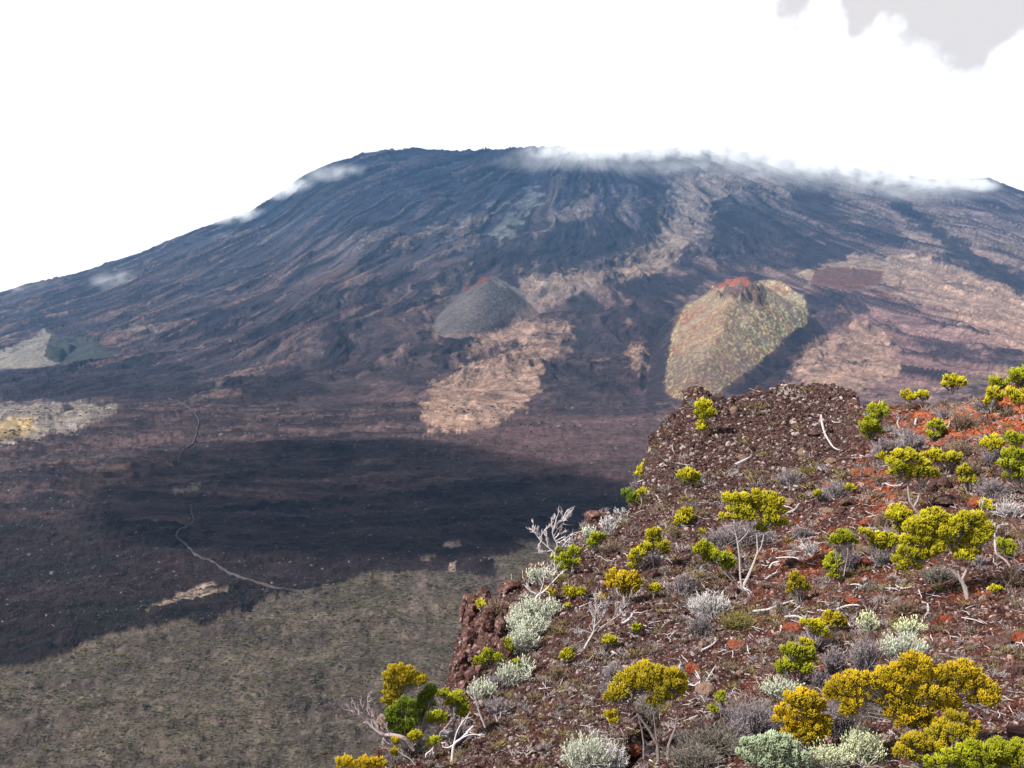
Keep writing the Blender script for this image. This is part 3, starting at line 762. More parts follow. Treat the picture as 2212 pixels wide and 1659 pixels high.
def tube(mb, pts, rad, C, sides=5):
    pts = np.array(pts, float); n = len(pts); rad = np.asarray(rad, float) * np.ones(n)
    tan = unit(np.gradient(pts, axis=0))
    ref = np.array([.3, .9, .2]); a = unit(np.cross(tan, ref)); b = np.cross(tan, a)
    an = np.arange(sides) / sides * 2 * np.pi
    V = (pts[:, None] + rad[:, None, None] * (a[:, None] * np.cos(an)[None, :, None] + b[:, None] * np.sin(an)[None, :, None])).reshape(-1, 3)
    i = np.arange(n - 1)[:, None] * sides; k = np.arange(sides)[None]
    k2 = (k + 1) % sides
    q = np.stack([i + k, i + k2, i + sides + k2, i + sides + k], -1).reshape(-1, 4)
    f = np.concatenate([q[:, [0, 1, 2]], q[:, [0, 2, 3]]])
    # end cap
    V = np.vstack([V, pts[-1] + tan[-1] * rad[-1]]); e = len(V) - 1; s = (n - 1) * sides
    f = np.vstack([f, [[s + j, s + (j + 1) % sides, e] for j in range(sides)]])
    mb.add(V, f, C)
def twigs(mb, P, D, Ln, Wd, C0, C1, r, kink=.25):
    """thin bent blades of dry wood, 3-sided, vectorised (two segments)"""
    n = len(P); D = unit(D)
    ref = np.where(np.abs(D[:, 2:3]) < .9, np.array([[0, 0, 1.]]), np.array([[1., 0, 0]]))
    a = unit(np.cross(D, ref)); b = np.cross(D, a)
    m = P + D * Ln[:, None] * .5 + (a * r.normal(0, kink, (n, 1)) + b * r.normal(0, kink, (n, 1))) * Ln[:, None] * .4
    e = P + D * Ln[:, None] + (a * r.normal(0, kink, (n, 1)) + b * r.normal(0, kink, (n, 1))) * Ln[:, None] * .5
    w = Wd[:, None] / 2; V = []
    for q, s in ((P, 1.0), (m, .8)):
        for k in range(3):
            V.append(q + (a * math.cos(k * 2.094) + b * math.sin(k * 2.094)) * w * s)
    V.append(e); V = np.stack(V, 1).reshape(-1, 3)
    f0 = np.array([[0, 1, 4], [0, 4, 3], [1, 2, 5], [1, 5, 4], [2, 0, 3], [2, 3, 5], [3, 4, 6], [4, 5, 6], [5, 3, 6]])
    Fc = (np.arange(n)[:, None, None] * 7 + f0[None]).reshape(-1, 3)
    C = np.concatenate([np.repeat(C0[:, None], 3, 1), np.repeat(((C0 + C1) / 2)[:, None], 3, 1), C1[:, None]], 1).reshape(-1, 3)
    mb.add(V, Fc, C)

PAL = {  # base, mid, tip greens / yellows (albedo)
 'y': ((.024, .034, .005), (.19, .19, .008), (.68, .55, .012)),
 'g': ((.020, .036, .005), (.13, .17, .008), (.50, .47, .014)),
 'G': ((.016, .034, .006), (.06, .11, .009), (.22, .28, .015)),
 'o': ((.036, .036, .005), (.28, .20, .008), (.72, .47, .010)),
 't': ((.035, .055, .008), (.20, .19, .010), (.56, .36, .010)),
 'm': ((.07, .09, .05), (.25, .31, .20), (.48, .55, .40)),
}
REG = []      # (u, v, label words) of every labelled plant for finding unique wording
def place(name, base, label, cat, group=None):
    o = bpy.data.objects.new(name, None); scene.collection.objects.link(o); o.location = base
    o.empty_display_size = .1
    o['label'] = label; o['category'] = cat
    if group: o['group'] = group
    return o
def shrub(idx, crop, lobes, base, pal, label, stems=None, name='yellow_heath_shrub', cat='shrub', group='yellow-green heath shrubs', fine=1.0, twigcol=(.20, .17, .16), dep=None):
    r = np.random.RandomState(1000 + idx)
    bu, bv = cv(crop, *base)
    B = fhit(bu, bv)
    if dep: B = atdepth(bu, bv, dep)
    d = B[1]; ppm = d / F
    root = place(name, B, label, cat, group)
    mb = MB(); cb, cm, ct = [np.array(c) for c in PAL[pal]]
    Ls = []
    if crop == 'E': lobes = [(x, y, q * 1.32) for x, y, q in lobes]
    cu = np.mean([cv(crop, l[0], l[1])[0] for l in lobes])
    for (x, y, rad) in lobes:
        u, v = cv(crop, x, y); rr_ = cs(crop, rad)
        dd = d + r.uniform(-.5, .35) * cs(crop, 60) * ppm * 1.2 - (v - bv) * 0 
        Ls.append((atdepth(u, v, dd), rr_ * 1.12 * dd / F, rr_))
    core = MB()
    for (c, R_, rpx) in Ls:
        w = 2.7 / fine * ppm; ln = 7.2 / fine * ppm
        nn = int(2.6 * math.pi * R_ * R_ * 4 * .8 / (w * ln * .62))
        nn = min(max(nn, 60), 2400)
        q = unit(r.normal(size=(nn, 3)))
        q[:, 2] = np.where(q[:, 2] < -.45, -q[:, 2] * .8, q[:, 2]); q = unit(q)
        # clumped shell: sub-tufts on the lobe
        k = max(6, int(rpx / 1.8)); sub = unit(r.normal(size=(k, 3))); sub[:, 2] = np.abs(sub[:, 2]) * .9 - .15
        near_ = (q @ unit(sub).T).max(1)
        pull = unit(sub)[(q @ unit(sub).T).argmax(1)]
        q = unit(q * .74 + pull * (.26 + .22 * r.rand(nn, 1)))
        near_ = (q * pull).sum(1)
        shell = .55 + .50 * sstep(.82, .995, near_) + r.normal(0, .05, nn) + (r.rand(nn) < .06) * r.uniform(.05, .22, nn); lobt = r.uniform(.78, 1.15); lobg = r.uniform(0, .35)
        inner = r.rand(nn) < .22
        shell = np.where(inner, r.uniform(.2, .7, nn), shell)
        Pp = c + q * (R_ * shell)[:, None] * np.array([1, .9, .92])
        D = q * .75 + np.array([0, 0, .85]) + r.normal(0, .28, (nn, 3))
        sv_ = r.uniform(.75, 1.3, (nn, 1)); tone = sstep(.7, .98, near_)[:, None]
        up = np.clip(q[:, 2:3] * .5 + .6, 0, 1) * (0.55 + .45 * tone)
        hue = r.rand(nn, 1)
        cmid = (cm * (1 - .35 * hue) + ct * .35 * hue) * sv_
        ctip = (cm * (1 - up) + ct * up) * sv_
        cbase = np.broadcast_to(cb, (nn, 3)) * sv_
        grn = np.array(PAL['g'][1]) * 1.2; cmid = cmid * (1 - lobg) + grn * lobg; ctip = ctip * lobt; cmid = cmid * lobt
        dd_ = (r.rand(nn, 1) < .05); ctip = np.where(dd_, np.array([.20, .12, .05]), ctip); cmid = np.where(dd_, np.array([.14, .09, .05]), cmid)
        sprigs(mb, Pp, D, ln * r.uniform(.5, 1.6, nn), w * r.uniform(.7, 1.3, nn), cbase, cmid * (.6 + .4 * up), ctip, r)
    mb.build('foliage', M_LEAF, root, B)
    # branches
    wb = MB(); wc = np.array(twigcol)
    nodes = []
    hgt = max(.15, (max(l[0][2] for l in Ls) - B[2]))
    if stems:
        for st in stems:
            pts = []
            for (x, y, wpx) in st:
                u, v = cv(crop, x, y); pts.append(atdepth(u, v, d - .0 * ppm))
            rad = [max(.9, cs(crop, s_[2])) * ppm * .5 for s_ in st]
            # gentle subdivision with wobble
            tube(wb, pts, rad, wc * 1.35, 6); nodes.append(pts[-1]); nodes.append(pts[len(pts) // 2])
    else:
        nodes = [B]
    for (c, R_, rpx) in Ls:
        nd = min(nodes, key=lambda p: np.linalg.norm(np.array(p) - c)) if stems else B
        p0 = np.array(nd); p2 = c - np.array([0, 0, R_ * .2])
        mid = (p0 + p2) / 2 + np.array([r.normal(0, .08), r.normal(0, .08), -.12]) * np.linalg.norm(p2 - p0)
        pts = [p0, p0 * .4 + mid * .6, mid * .5 + p2 * .5, p2]
        tube(wb, pts, np.array([2.6, 2.0, 1.5, 1.0]) * ppm * .55, wc * r.uniform(.8, 1.3), 4)
        nt_ = int(10 + rpx * .9)
        f = r.uniform(.35, .95, (nt_, 1)); P0 = p0 * (1 - f) + p2 * f + r.normal(0, .05, (nt_, 3)) * R_
        tgt = c + unit(r.normal(size=(nt_, 3))) * R_ * .85
        D = tgt - P0; ll = np.linalg.norm(D, axis=1)
        cc = wc * r.uniform(.6, 1.6, (nt_, 1))
        twigs(wb, P0, D, ll, np.full(nt_, 1.5 * ppm), cc, cc, r, .15)
    wb.build('branches', M_WOOD, root, B)
    REG.append((cu, np.mean([cv(crop, l[0], l[1])[1] for l in lobes])))
    return root

YEL = 'yellow-green heath shrub'
S = []
def a(*args, **k): S.append((args, k))
# crop, lobes, base, palette, label
a('A', [(448,275,45),(470,300,28),(430,298,24),(455,320,30),(437,370,25),(430,390,16)], (432,425), 'y', 'stacked two-tuft yellow shrub below the left notch of the dark rubble crest', stems=[[(432,430,5),(440,370,4),(452,300,3)]])
a('A', [(130,590,26),(110,615,26),(88,638,18)], (82,672), 'y', 'slanting yellow shrub on the cliff rim left of the dark rubble hump')
a('A', [(345,650,38),(380,655,30),(362,678,24)], (335,730), 'y', 'small round yellow shrub on a single stem, alone on the dark rubble face')
a('A', [(18,752,30),(40,772,32),(52,785,20)], (60,820), 'G', 'bright green ball-shaped shrub jutting out over the cliff rim')
a('A', [(103,738,17),(96,752,10)], (98,800), 'y', 'tiny yellow tuft on a thin white stem beside the bright green ball shrub')
a('A', [(345,870,40),(318,895,26),(362,880,24),(300,912,16)], (325,935), 'y', 'low spreading yellow shrub on dark rubble left of the forked domed tree')
a('A', [(590,790,42),(640,775,38),(680,800,38),(725,770,40),(770,785,36),(800,785,42),(842,800,34),(620,840,40),(660,840,34),(555,885,26),(745,825,36),(635,878,26),(700,875,34),(800,845,40),(840,840,40),(815,895,38),(820,920,24),(757,942,26),(880,910,22)], (650,1262), 'y',
  'forked tree with a wide domed yellow crown rising beside a round boulder', stems=[[(650,1262,14),(642,1180,12),(640,1100,11),(630,1020,10),(618,960,6),(600,900,4)], [(655,1262,20),(685,1200,16),(715,1130,13),(740,1060,11),(735,980,7),(725,920,4)], [(725,1100,9),(760,1030,7),(775,960,5),(790,900,3)], [(618,970,6),(570,930,4),(540,900,3)], [(632,1010,5),(680,960,4),(700,920,3)]], name='heath_tree', cat='tree', group='small heath trees with yellow crowns', twigcol=(.22,.19,.185))
a('A', [(440,1050,40),(480,1075,40),(520,1100,38),(556,1120,42),(575,1150,26),(410,1065,20),(470,1110,24)], (620,1225), 'g', 'lopsided yellow shrub leaning left at the foot of the forked domed tree', stems=[[(620,1225,9),(585,1180,7),(545,1130,5)],[(600,1222,7),(560,1180,5),(500,1120,4)]])
a('A', [(170,970,32),(158,1005,36),(205,1040,34),(225,1070,20),(120,1050,30),(78,1080,32),(58,1110,28),(50,1150,22)], (165,1170), 'y', 'peaked yellow shrub with a grey woody heart on the lower left slope', stems=[[(165,1170,8),(160,1110,6),(165,1050,4)]])
a('B', [(1320,820,48),(1360,850,50),(1420,820,44),(1450,860,42),(1400,890,55),(1310,880,40),(1460,900,32),(1420,930,34)], (1390,1010), 'o', 'round golden-orange shrub below the peaked yellow shrub with grey heart', stems=[[(1390,1010,9),(1380,950,6),(1370,900,4)]])
a('A', [(160,1275,26),(178,1265,14)], (165,1318), 'y', 'small yellow tuft right of the round golden-orange shrub')
a('A', [(1405,285,38),(1420,305,24),(1385,345,40),(1360,375,40),(1340,405,32),(1380,395,34),(1358,428,22)], (1372,462), 'g', 'tall slanting yellow-green shrub where brown rubble meets orange cinder')
a('A', [(1725,370,32),(1740,395,28),(1712,420,28)], (1700,452), 'g', 'oval yellow-green shrub left of a bent white branch below the orange crest')
a('A', [(1565,210,28),(1585,222,20)], (1562,242), 'y', 'low yellow shrub on the skyline, left of a neighbouring pair')
a('A', [(1645,203,24),(1665,212,18)], (1650,226), 'y', 'low yellow shrub on the skyline, right of a neighbouring pair')
a('A', [(1810,130,36),(1845,135,34),(1785,148,22),(1825,115,20)], (1822,192), 'y', 'domed yellow shrub standing on the orange skyline against pink slopes')
a('A', [(2050,125,24),(2065,142,28),(2100,142,20)], (2072,168), 'g', 'ragged small yellow shrub on the orange skyline near the frame edge')
a('A', [(2180,95,38),(2215,85,40),(2160,120,24)], (2190,150), 'g', 'rightmost skyline shrub, green-yellow, cut by the frame edge')
a('A', [(2045,200,34),(2060,225,28),(2030,238,28)], (2035,305), 'y', 'upright yellow shrub on orange cinder just below the skyline')
a('A', [(2145,195,32),(2170,215,28),(2205,230,34),(2190,195,20)], (2208,345), 'y', 'yellow shrub on a crooked pale stem at the upper right frame edge', stems=[[(2212,350,8),(2200,300,6),(2185,255,4)]])
a('A', [(2035,465,38),(2065,480,32),(2000,475,22),(2050,500,24)], (2050,565), 'y', 'yellow shrub with a grey fan of twigs left of the big right-edge bush')
a('A', [(2150,445,40),(2195,460,40),(2140,540,45),(2180,530,40),(2205,590,50),(2120,590,38),(2165,600,40),(2130,650,25),(2215,640,40)], (2225,745), 'g', 'big bushy yellow-green shrub cut by the right frame edge halfway up')
a('A', [(1525,545,36),(1560,535,36),(1600,550,34),(1490,585,34),(1530,600,38),(1590,610,42),(1640,600,40),(1680,615,40),(1705,640,28),(1500,630,26),(1620,645,34),(1570,645,30)], (1645,868), 'y', 'flat-topped yellow tree on two curved pale trunks above the bushiest tree', stems=[[(1645,868,15),(1605,820,13),(1580,780,11),(1572,730,9),(1568,680,6)], [(1600,815,10),(1622,780,9),(1635,735,9),(1632,680,6)]], name='heath_tree', cat='tree', group='small heath trees with yellow crowns')
a('A', [(1685,540,30),(1725,535,30),(1745,560,30),(1790,550,34),(1830,545,28),(1840,570,22),(1810,580,24)], (1780,640), 'y', 'wide three-lobed yellow shrub right behind the flat-topped yellow tree')
a('A', [(1890,625,32),(1900,655,30),(1925,675,26),(1880,680,16)], (1905,745), 'y', 'slim upright yellow shrub between the flat-topped tree and right-edge bush')
a('A', [(1426,545,22),(1440,550,14)], (1430,582), 't', 'tiny round yellow shrub left of the flat-topped yellow tree crown')
a('A', [(1248,713,20),(1240,722,12)], (1248,742), 'y', 'tiny yellow tuft poking from a grey bush below two orange boulders')
a('A', [(1072,748,16),(1066,765,12)], (1078,792), 'y', 'tiny yellow tuft left of the grey bush below the orange boulders')
a('A', [(1510,850,38),(1490,875,34),(1545,880,34),(1520,905,34),(1560,860,18),(1525,935,22)], (1532,985), 'y', 'yellow shrub tucked at the upper left side of the bushiest tree')
a('A', [(1618,915,40),(1665,895,44),(1715,882,48),(1770,905,46),(1835,925,46),(1900,892,46),(1950,885,40),(1985,940,42),(1605,945,48),(1660,950,54),(1720,960,58),(1780,955,50),(1640,1010,46),(1700,1030,50),(1740,1060,40),(1570,1070,42),(1530,1110,36),(1545,1155,36),(1620,1150,36),(1600,1100,36),(1660,1090,44),(1590,1010,44),(1690,940,50),(1750,1000,50),(1820,950,46),(1560,1130,40),(1830,1010,36),(1940,950,44),(1850,1050,38),(1900,1010,36),(1960,1010,40),(2000,985,34),(1880,1095,38),(1930,1070,36),(1560,1010,26)], (1900,1325), 'y',
  'bushiest tree of the slope with a broad yellow-green crown on twisted grey trunks', stems=[[(1900,1325,24),(1890,1260,20),(1850,1200,16),(1800,1150,14),(1755,1110,12),(1715,1070,7)], [(1900,1325,24),(1880,1260,15),(1852,1190,11),(1835,1120,8),(1815,1060,5)], [(1900,1325,22),(1885,1270,18),(1870,1210,14),(1900,1150,9),(1925,1100,5)]], name='heath_tree', cat='tree', group='small heath trees with yellow crowns')
a('A', [(1165,1010,28),(1205,985,34),(1240,990,32),(1260,1010,22),(1185,1015,26),(1150,1130,34),(1162,1090,20),(1140,1160,26),(1155,1200,20)], (1195,1235), 'g', 'yellow shrub ring around a grey twiggy middle, right of the forked domed tree')
a('A', [(1330,960,22),(1385,1000,38),(1420,1015,34),(1460,1005,36),(1500,1000,26),(1395,1045,32),(1440,1040,26)], (1425,1125), 'y', 'yellow shrub with greenish left tip between ring shrub and the bushiest tree')
a('A', [(955,1215,32),(930,1255,32),(975,1245,26),(1005,1275,20),(920,1290,16)], (975,1355), 't', 'mid-sized yellow shrub right of the round boulder under the forked tree')
a('A', [(2100,1030,34),(2130,1040,28),(2120,1070,24)], (2122,1105), 'g', 'dull green-yellow tuft between two bare white dead trees at right')
a('A', [(2000,810,26),(2015,825,16)], (2000,852), 'y', 'small yellow tuft above the right end of the bushiest crown')
a('A', [(2050,1276,18),(2070,1276,14)], (2062,1292), 'y', 'flat yellow cushion under a bent dead twig by the right edge')
a('D', [(295,560,42),(340,570,42),(250,595,42),(205,620,42),(260,630,40),(320,620,46),(370,600,34),(430,580,40),(465,590,36),(485,620,34),(440,640,44),(480,660,32),(170,670,42),(140,700,34),(190,700,30),(360,660,44),(400,690,36),(360,715,34),(135,790,28),(150,815,18)], (375,1010), 't',
  'large dark-stemmed bush with an arched yellow crown at bottom centre', stems=[[(375,1010,22),(370,930,18),(330,860,14),(280,790,10),(240,720,6)], [(420,1005,18),(425,930,14),(460,840,10),(470,760,7),(460,700,4)], [(300,1000,12),(300,920,10),(290,850,8),(270,780,6)], [(370,940,10),(360,860,8),(350,780,6)]], twigcol=(.11,.09,.09))
a('D', [(1245,300,34),(1275,320,32),(1230,325,20)], (1272,375), 't', 'dome of yellow leaves with a grey base under the pale dead stump')
a('D', [(1125,325,26),(1160,335,30),(1190,355,28),(1205,385,22),(1110,420,18),(1145,430,16)], (1165,465), 'y', 'tousled yellow shrub right beside the dark red boulder')
a('D', [(1035,465,34),(1070,480,34),(1110,475,36),(1130,510,34),(1010,545,34),(1050,530,38),(1105,550,36),(995,570,22),(1130,560,26)], (1075,645), 'g', 'vivid green shrub above the two orange-yellow bushes in the lower right')
a('D', [(685,685,20),(680,710,20),(688,735,14),(655,765,16),(640,752,10)], (692,805), 'g', 'narrow green shrub right of the large tan boulder near the bottom')
a('D', [(1045,715,42),(1085,700,44),(1130,715,42),(1170,745,36),(1010,770,36),(1060,765,46),(1110,765,46),(1160,790,44),(1195,820,36),(990,810,30),(1040,820,44),(1090,830,46),(1140,840,48),(1190,870,42),(1040,870,34),(1100,890,44),(1150,910,42)], (1125,1000), 'o',
  'rounded deep-orange bush left of the huge golden bush')
a('D', [(1650,520,48),(1690,540,44),(1600,560,46),(1550,590,46),(1500,600,46),(1450,620,44),(1400,610,40),(1340,615,44),(1290,640,44),(1245,660,40),(1240,690,34),(1620,610,56),(1690,600,50),(1560,650,54),(1740,590,36),(1760,570,30),(1790,590,46),(1850,570,46),(1910,560,44),(1960,600,46),(1850,620,50),(1920,640,50),(1990,640,44),(2030,670,44),(2040,710,40),(1990,710,44),(1330,690,48),(1390,680,50),(1450,690,50),(1510,700,50),(1590,720,54),(1660,700,52),(1730,680,52),(1800,680,50),(1350,740,44),(1330,775,34),(1640,770,50),(1700,760,48),(1780,740,48),(1840,740,44),(1560,770,44),(1610,820,44),(1680,830,46),(1740,810,44)], (1700,1000), 'o',
  'huge golden-orange bush spreading across the lower right', stems=[[(1700,1000,20),(1690,900,16),(1640,800,10)],[(1900,900,10),(1895,800,9),(1890,720,6)]])
a('D', [(1870,800,40),(1830,850,42),(1880,870,44),(1770,880,44),(1920,890,38),(1840,920,44),(1640,920,46),(1700,930,46),(1760,950,46),(1960,860,36),(1600,970,40),(1660,990,40)], (1800,1080), 't', 'shaded olive-yellow bush under the lower edge of the huge golden bush')
a('D', [(1760,1030,40),(1830,1010,44),(1900,990,48),(1960,970,50),(2030,990,52),(2090,960,50),(2150,970,52),(2200,960,50),(2110,1020,50),(2000,1040,50),(1900,1045,44),(2190,1030,50)], (2050,1120), 'g', 'green-yellow bush along the bottom edge in the right corner')
a('D', [(820,930,38),(870,940,42),(930,920,42),(970,910,40),(850,985,42),(910,975,46),(970,960,46),(800,985,28),(1030,935,34),(870,1025,44),(940,1020,46),(1010,1000,46),(1070,990,40),(1020,1045,42),(1090,1030,36)], (950,1100), 'm', 'pale mint-green feathery bush on the bottom edge', name='mint_green_bush', group='', fine=.9)
a('B', [(1185,545,34),(1170,580,30),(1215,550,28),(1240,548,18),(1160,615,20)], (1172,650), 'g', 'yellow-green shrub beside the grey thicket on the cliff rim')
a('B', [(985,690,38),(945,715,34),(1020,700,36),(1055,710,28),(1010,745,42),(960,755,30),(1040,640,30),(1055,650,18)], (1008,808), 'g', 'round green-yellow shrub right of the bare white tree on the cliff rim')
a('B', [(900,690,20),(905,715,18),(930,640,18)], (905,760), 'g', 'small green shrub half hidden behind the trunk of the bare white tree')
a('B', [(1000,920,26),(1025,930,26),(1010,945,18)], (1012,975), 'y', 'left one of two little yellow tufts below the bare white tree')
a('B', [(1088,915,20),(1085,938,14)], (1092,968), 'y', 'right one of two little yellow tufts below the bare white tree')
a('B', [(1470,1165,20),(1462,1185,12)], (1472,1212), 'g', 'lone small green tuft right of the slanting white stick on mid slope')
a('B', [(1275,1245,24),(1300,1255,24),(1320,1280,14),(1260,1268,14)], (1298,1302), 'y', 'small yellow shrub right of the bare grey branching shrub')
a('B', [(985,1345,26),(970,1370,24),(1010,1365,18)], (985,1408), 'y', 'small yellow shrub left below the foot of the bare grey branching shrub')
a('B', [(385,1005,26),(400,1020,20)], (392,1050), 'y', 'small yellow tuft growing on top of the cliff tower')
a('B', [(440,1345,26),(390,1390,30),(425,1400,28),(470,1400,34),(510,1385,30),(370,1415,18)], (482,1485), 'g', 'spidery green-yellow shrub on a thin pale stem before the cliff tower', stems=[[(482,1550,5),(484,1490,4),(470,1430,4)]])
a('B', [(570,1275,24),(575,1300,28),(595,1325,24),(590,1345,16)], (590,1362), 'g', 'upright dark green shrub at the right base of the cliff tower')
a('B', [(640,1415,22),(632,1445,24),(628,1485,20),(632,1510,12)], (640,1535), 'g', 'narrow upright green shrub inside the silver thicket')
a('B', [(320,1350,22),(340,1345,14)], (325,1372), 't', 'small olive tuft on a ledge low on the cliff tower')
a('B', [(770,1190,16),(735,1170,14)], (765,1215), 't', 'pair of yellow sprigs in the middle of the silver thicket')
a('B', [(860,915,22),(885,930,20)], (875,985), 't', 'yellowed tuft behind the white forked limb on the rim')
a('B', [(990,1020,13)], (992,1042), 'y', 'tiny yellow sprig just below the two little tufts')
a('B', [(1225,960,18),(1215,975,12)], (1222,1010), 'o', 'tiny orange-yellow sprig in the top of the bare grey branching shrub')
a('B', [(1925,505,16)], (1925,532), 'y', 'tiny yellow sprig left above the lopsided leaning shrub')
a('E', [(690,330,58),(750,310,58),(800,340,60),(860,340,52),(910,380,52),(960,400,52),(1020,440,52),(1070,450,46),(1060,500,44),(620,400,50),(640,470,58),(700,420,66),(780,420,66),(850,440,66),(930,470,66),(1000,510,54),(620,560,50),(680,540,62),(750,520,66),(640,620,54),(700,620,60),(610,690,46),(590,740,42),(650,720,54),(640,780,48),(700,780,44)], (860,1340), 't',
  'tall round-topped golden bush at the far lower left of the slope', stems=[[(870,1340,22),(865,1200,16),(850,1000,14),(820,800,12),(790,620,8)]], dep=17.2, fine=1.15)
a('E', [(860,780,60),(820,840,60),(900,830,62),(760,860,56),(700,890,52),(660,900,42),(940,890,50),(640,980,56),(700,970,60),(770,960,60),(850,930,64),(910,970,56),(650,1060,56),(720,1060,62),(800,1040,62),(880,1030,62),(930,1060,48),(680,1130,50),(750,1130,56),(830,1110,60),(900,1120,56),(790,1190,44),(860,1190,46)], (850,1330), 'G',
  'dense deep-green bush directly below the round-topped golden bush', dep=16.6, fine=1.15)
a('E', [(1200,590,48),(1170,640,52),(1220,640,40),(1130,690,50),(1180,710,52),(1090,740,50),(1050,790,52),(1130,780,54),(1010,820,40),(1060,860,50),(1120,850,50),(1090,920,44),(1040,950,40),(1225,800,30),(1060,1010,34)], (1080,1190), 'G',
  'dark green bush leaning right behind the deep-green one', dep=17.4, fine=1.15)
a('E', [(1340,655,38),(1390,650,38),(1430,675,30)], (1325,920), 'g', 'small flat green crown on grey stems between leaning bush and arched shrub', dep=17.8, fine=1.15)
a('E', [(1600,670,40),(1550,690,42),(1500,730,42),(1470,780,40),(1540,740,34),(1620,740,42),(1650,800,40),(1670,850,40),(1640,900,46),(1600,930,40),(1660,920,30)], (1500,990), 'g', 'arched green-yellow shrub on a pale forked stem left of the scree', dep=17.6, fine=1.15)
a('E', [(1200,980,42),(1250,955,46),(1310,960,46),(1360,980,42),(1390,1000,32),(1190,1030,34),(1290,1000,44),(1340,1030,32)], (1300,1210), 'g', 'umbrella-shaped yellow-green shrub above the arching grey trunk', dep=16.8, stems=[[(1318,1210,8),(1300,1120,7),(1285,1060,5)]], fine=1.15)
a('E', [(950,1235,40),(1000,1220,38),(1030,1235,28),(960,1270,36),(1000,1265,30)], (962,1345), 'y', 'small round yellow tuft beneath the dense deep-green bush', dep=16, fine=1.15)
a('E', [(1250,1300,44),(1210,1330,38),(1280,1290,28),(1180,1345,26)], (1240,1400), 'g', 'small yellow-green shrub left of the smooth white trunk', dep=16, fine=1.15)
a('E', [(700,1300,36),(715,1330,26)], (710,1370), 't', 'dull olive tuft under the fallen dark trunk', dep=15.6, fine=1.15)
a('E', [(690,1450,34),(705,1485,28)], (700,1520), 't', 'dull olive tuft above the lowest boulders at the left', dep=15.2, fine=1.15)
a('E', [(-40,1600,48),(20,1590,52),(80,1615,48),(0,1650,50),(120,1650,40),(230,1620,46),(290,1590,50),(340,1600,46),(190,1650,40),(430,1590,42),(480,1600,46),(520,1630,44),(400,1640,44),(300,1650,50)], (260,1760), 'o', 'golden bush line cut by the bottom edge below the cliff', dep=14.5, fine=1.15)
for i, (ar, k) in enumerate(S):
    gr = k.pop('group', 'yellow-green heath shrubs')
    shrub(i, *ar, group=gr, **k)

# ---- grey and silver twiggy shrubs
GP = {'silver': ((.16, .15, .14), (.46, .46, .40), (.48, .54, .38)), 'white': ((.20, .18, .18), (.50, .47, .47), (.54, .51, .51)), 'grey': ((.08, .068, .07), (.23, .195, .21), (.27, .23, .24)),
      'brown': ((.085, .06, .045), (.20, .14, .10), (.23, .165, .11)), 'olive': ((.075, .065, .03), (.19, .155, .05), (.24, .19, .05)), 'dark': ((.07, .06, .055), (.16, .14, .12), (.2, .18, .14)), 'tips': ((.20, .19, .17), (.42, .42, .30), (.62, .68, .36))}
def dry(idx, crop, c, pal, label, name, dep=None, dens=1.0, thick=1.0, group='grey twiggy shrubs'):
    r = np.random.RandomState(3000 + idx)
    x, y, rx, ry = c
    u, v = cv(crop, x, y); ru, rv = cs(crop, rx) * (1.3 if crop == 'A' else 1.5), cs(crop, ry) * (1.25 if crop == 'A' else 1.4)
    B = fhit(u, v + rv * .8) if dep is None else atdepth(u, v + rv * .8, dep)
    d = B[1] ; ppm = d / F
    root = place(name, B, label, 'shrub', group)
    mb = MB(); c0, c1, c2 = [np.array(q) for q in GP[pal]]
    top = ru * rv
    nst = int(np.clip(top * .085 * dens, 26, 340))
    st = B + np.stack([r.normal(0, .24, nst) * ru, r.normal(0, .2, nst) * ru, np.zeros(nst)], -1) * ppm
    ang = r.uniform(-1, 1, nst); hgt = np.sqrt(np.clip(1 - ang ** 2 * .75, .05, 1)) * r.uniform(.55, 1.05, nst)
    E_ = np.stack([B[0] + ang * ru * ppm, B[1] + r.normal(0, .4, nst) * ru * ppm, B[2] + hgt * rv * 1.75 * ppm], -1)
    D = E_ - st; ll = np.linalg.norm(D, axis=1)
    cc = c0 + (c1 - c0) * r.rand(nst, 1)
    twigs(mb, st, D, ll * .95, np.full(nst, 2.0 * thick) * ppm, cc * .8, cc * 1.05, r, .12)
    # side twigs
    ns = int(nst * 5)
    k = r.randint(0, nst, ns); f = r.uniform(.3, 1.0, (ns, 1)); P0 = st[k] + D[k] * f * .93
    D2 = unit(D[k]) * .8 + r.normal(0, .55, (ns, 3)) + np.array([0, 0, .35])
    cc = c0 + (c1 - c0) * (.35 + .65 * r.rand(ns, 1)) * np.clip(f + .15, 0, 1)
    ce2 = cc * .4 + c2 * .6 * np.clip(f, .4, 1)
    l2 = r.uniform(.12, .34, ns) * min(ru, rv) * ppm * 1.1
    if pal in ('silver', 'tips'):
        h = r.rand(ns) < .6
        twigs(mb, P0[~h], D2[~h], l2[~h], np.full((~h).sum(), 1.5 * thick) * ppm, cc[~h], ce2[~h], r, .25)
        nh = h.sum()
        sprigs(mb, P0[h], D2[h] * .5 + np.array([0, 0, .9]), r.uniform(5, 10, nh) * ppm, r.uniform(1.8, 3.2, nh) * ppm, cc[h] * .7, ce2[h], c2 * r.uniform(.8, 1.15, (nh, 1)), r)
    else:
        twigs(mb, P0, D2, l2, np.full(ns, 1.5 * thick) * ppm, cc, ce2, r, .25)
    mb.build('twigs', M_WOOD, root, B)
    return root
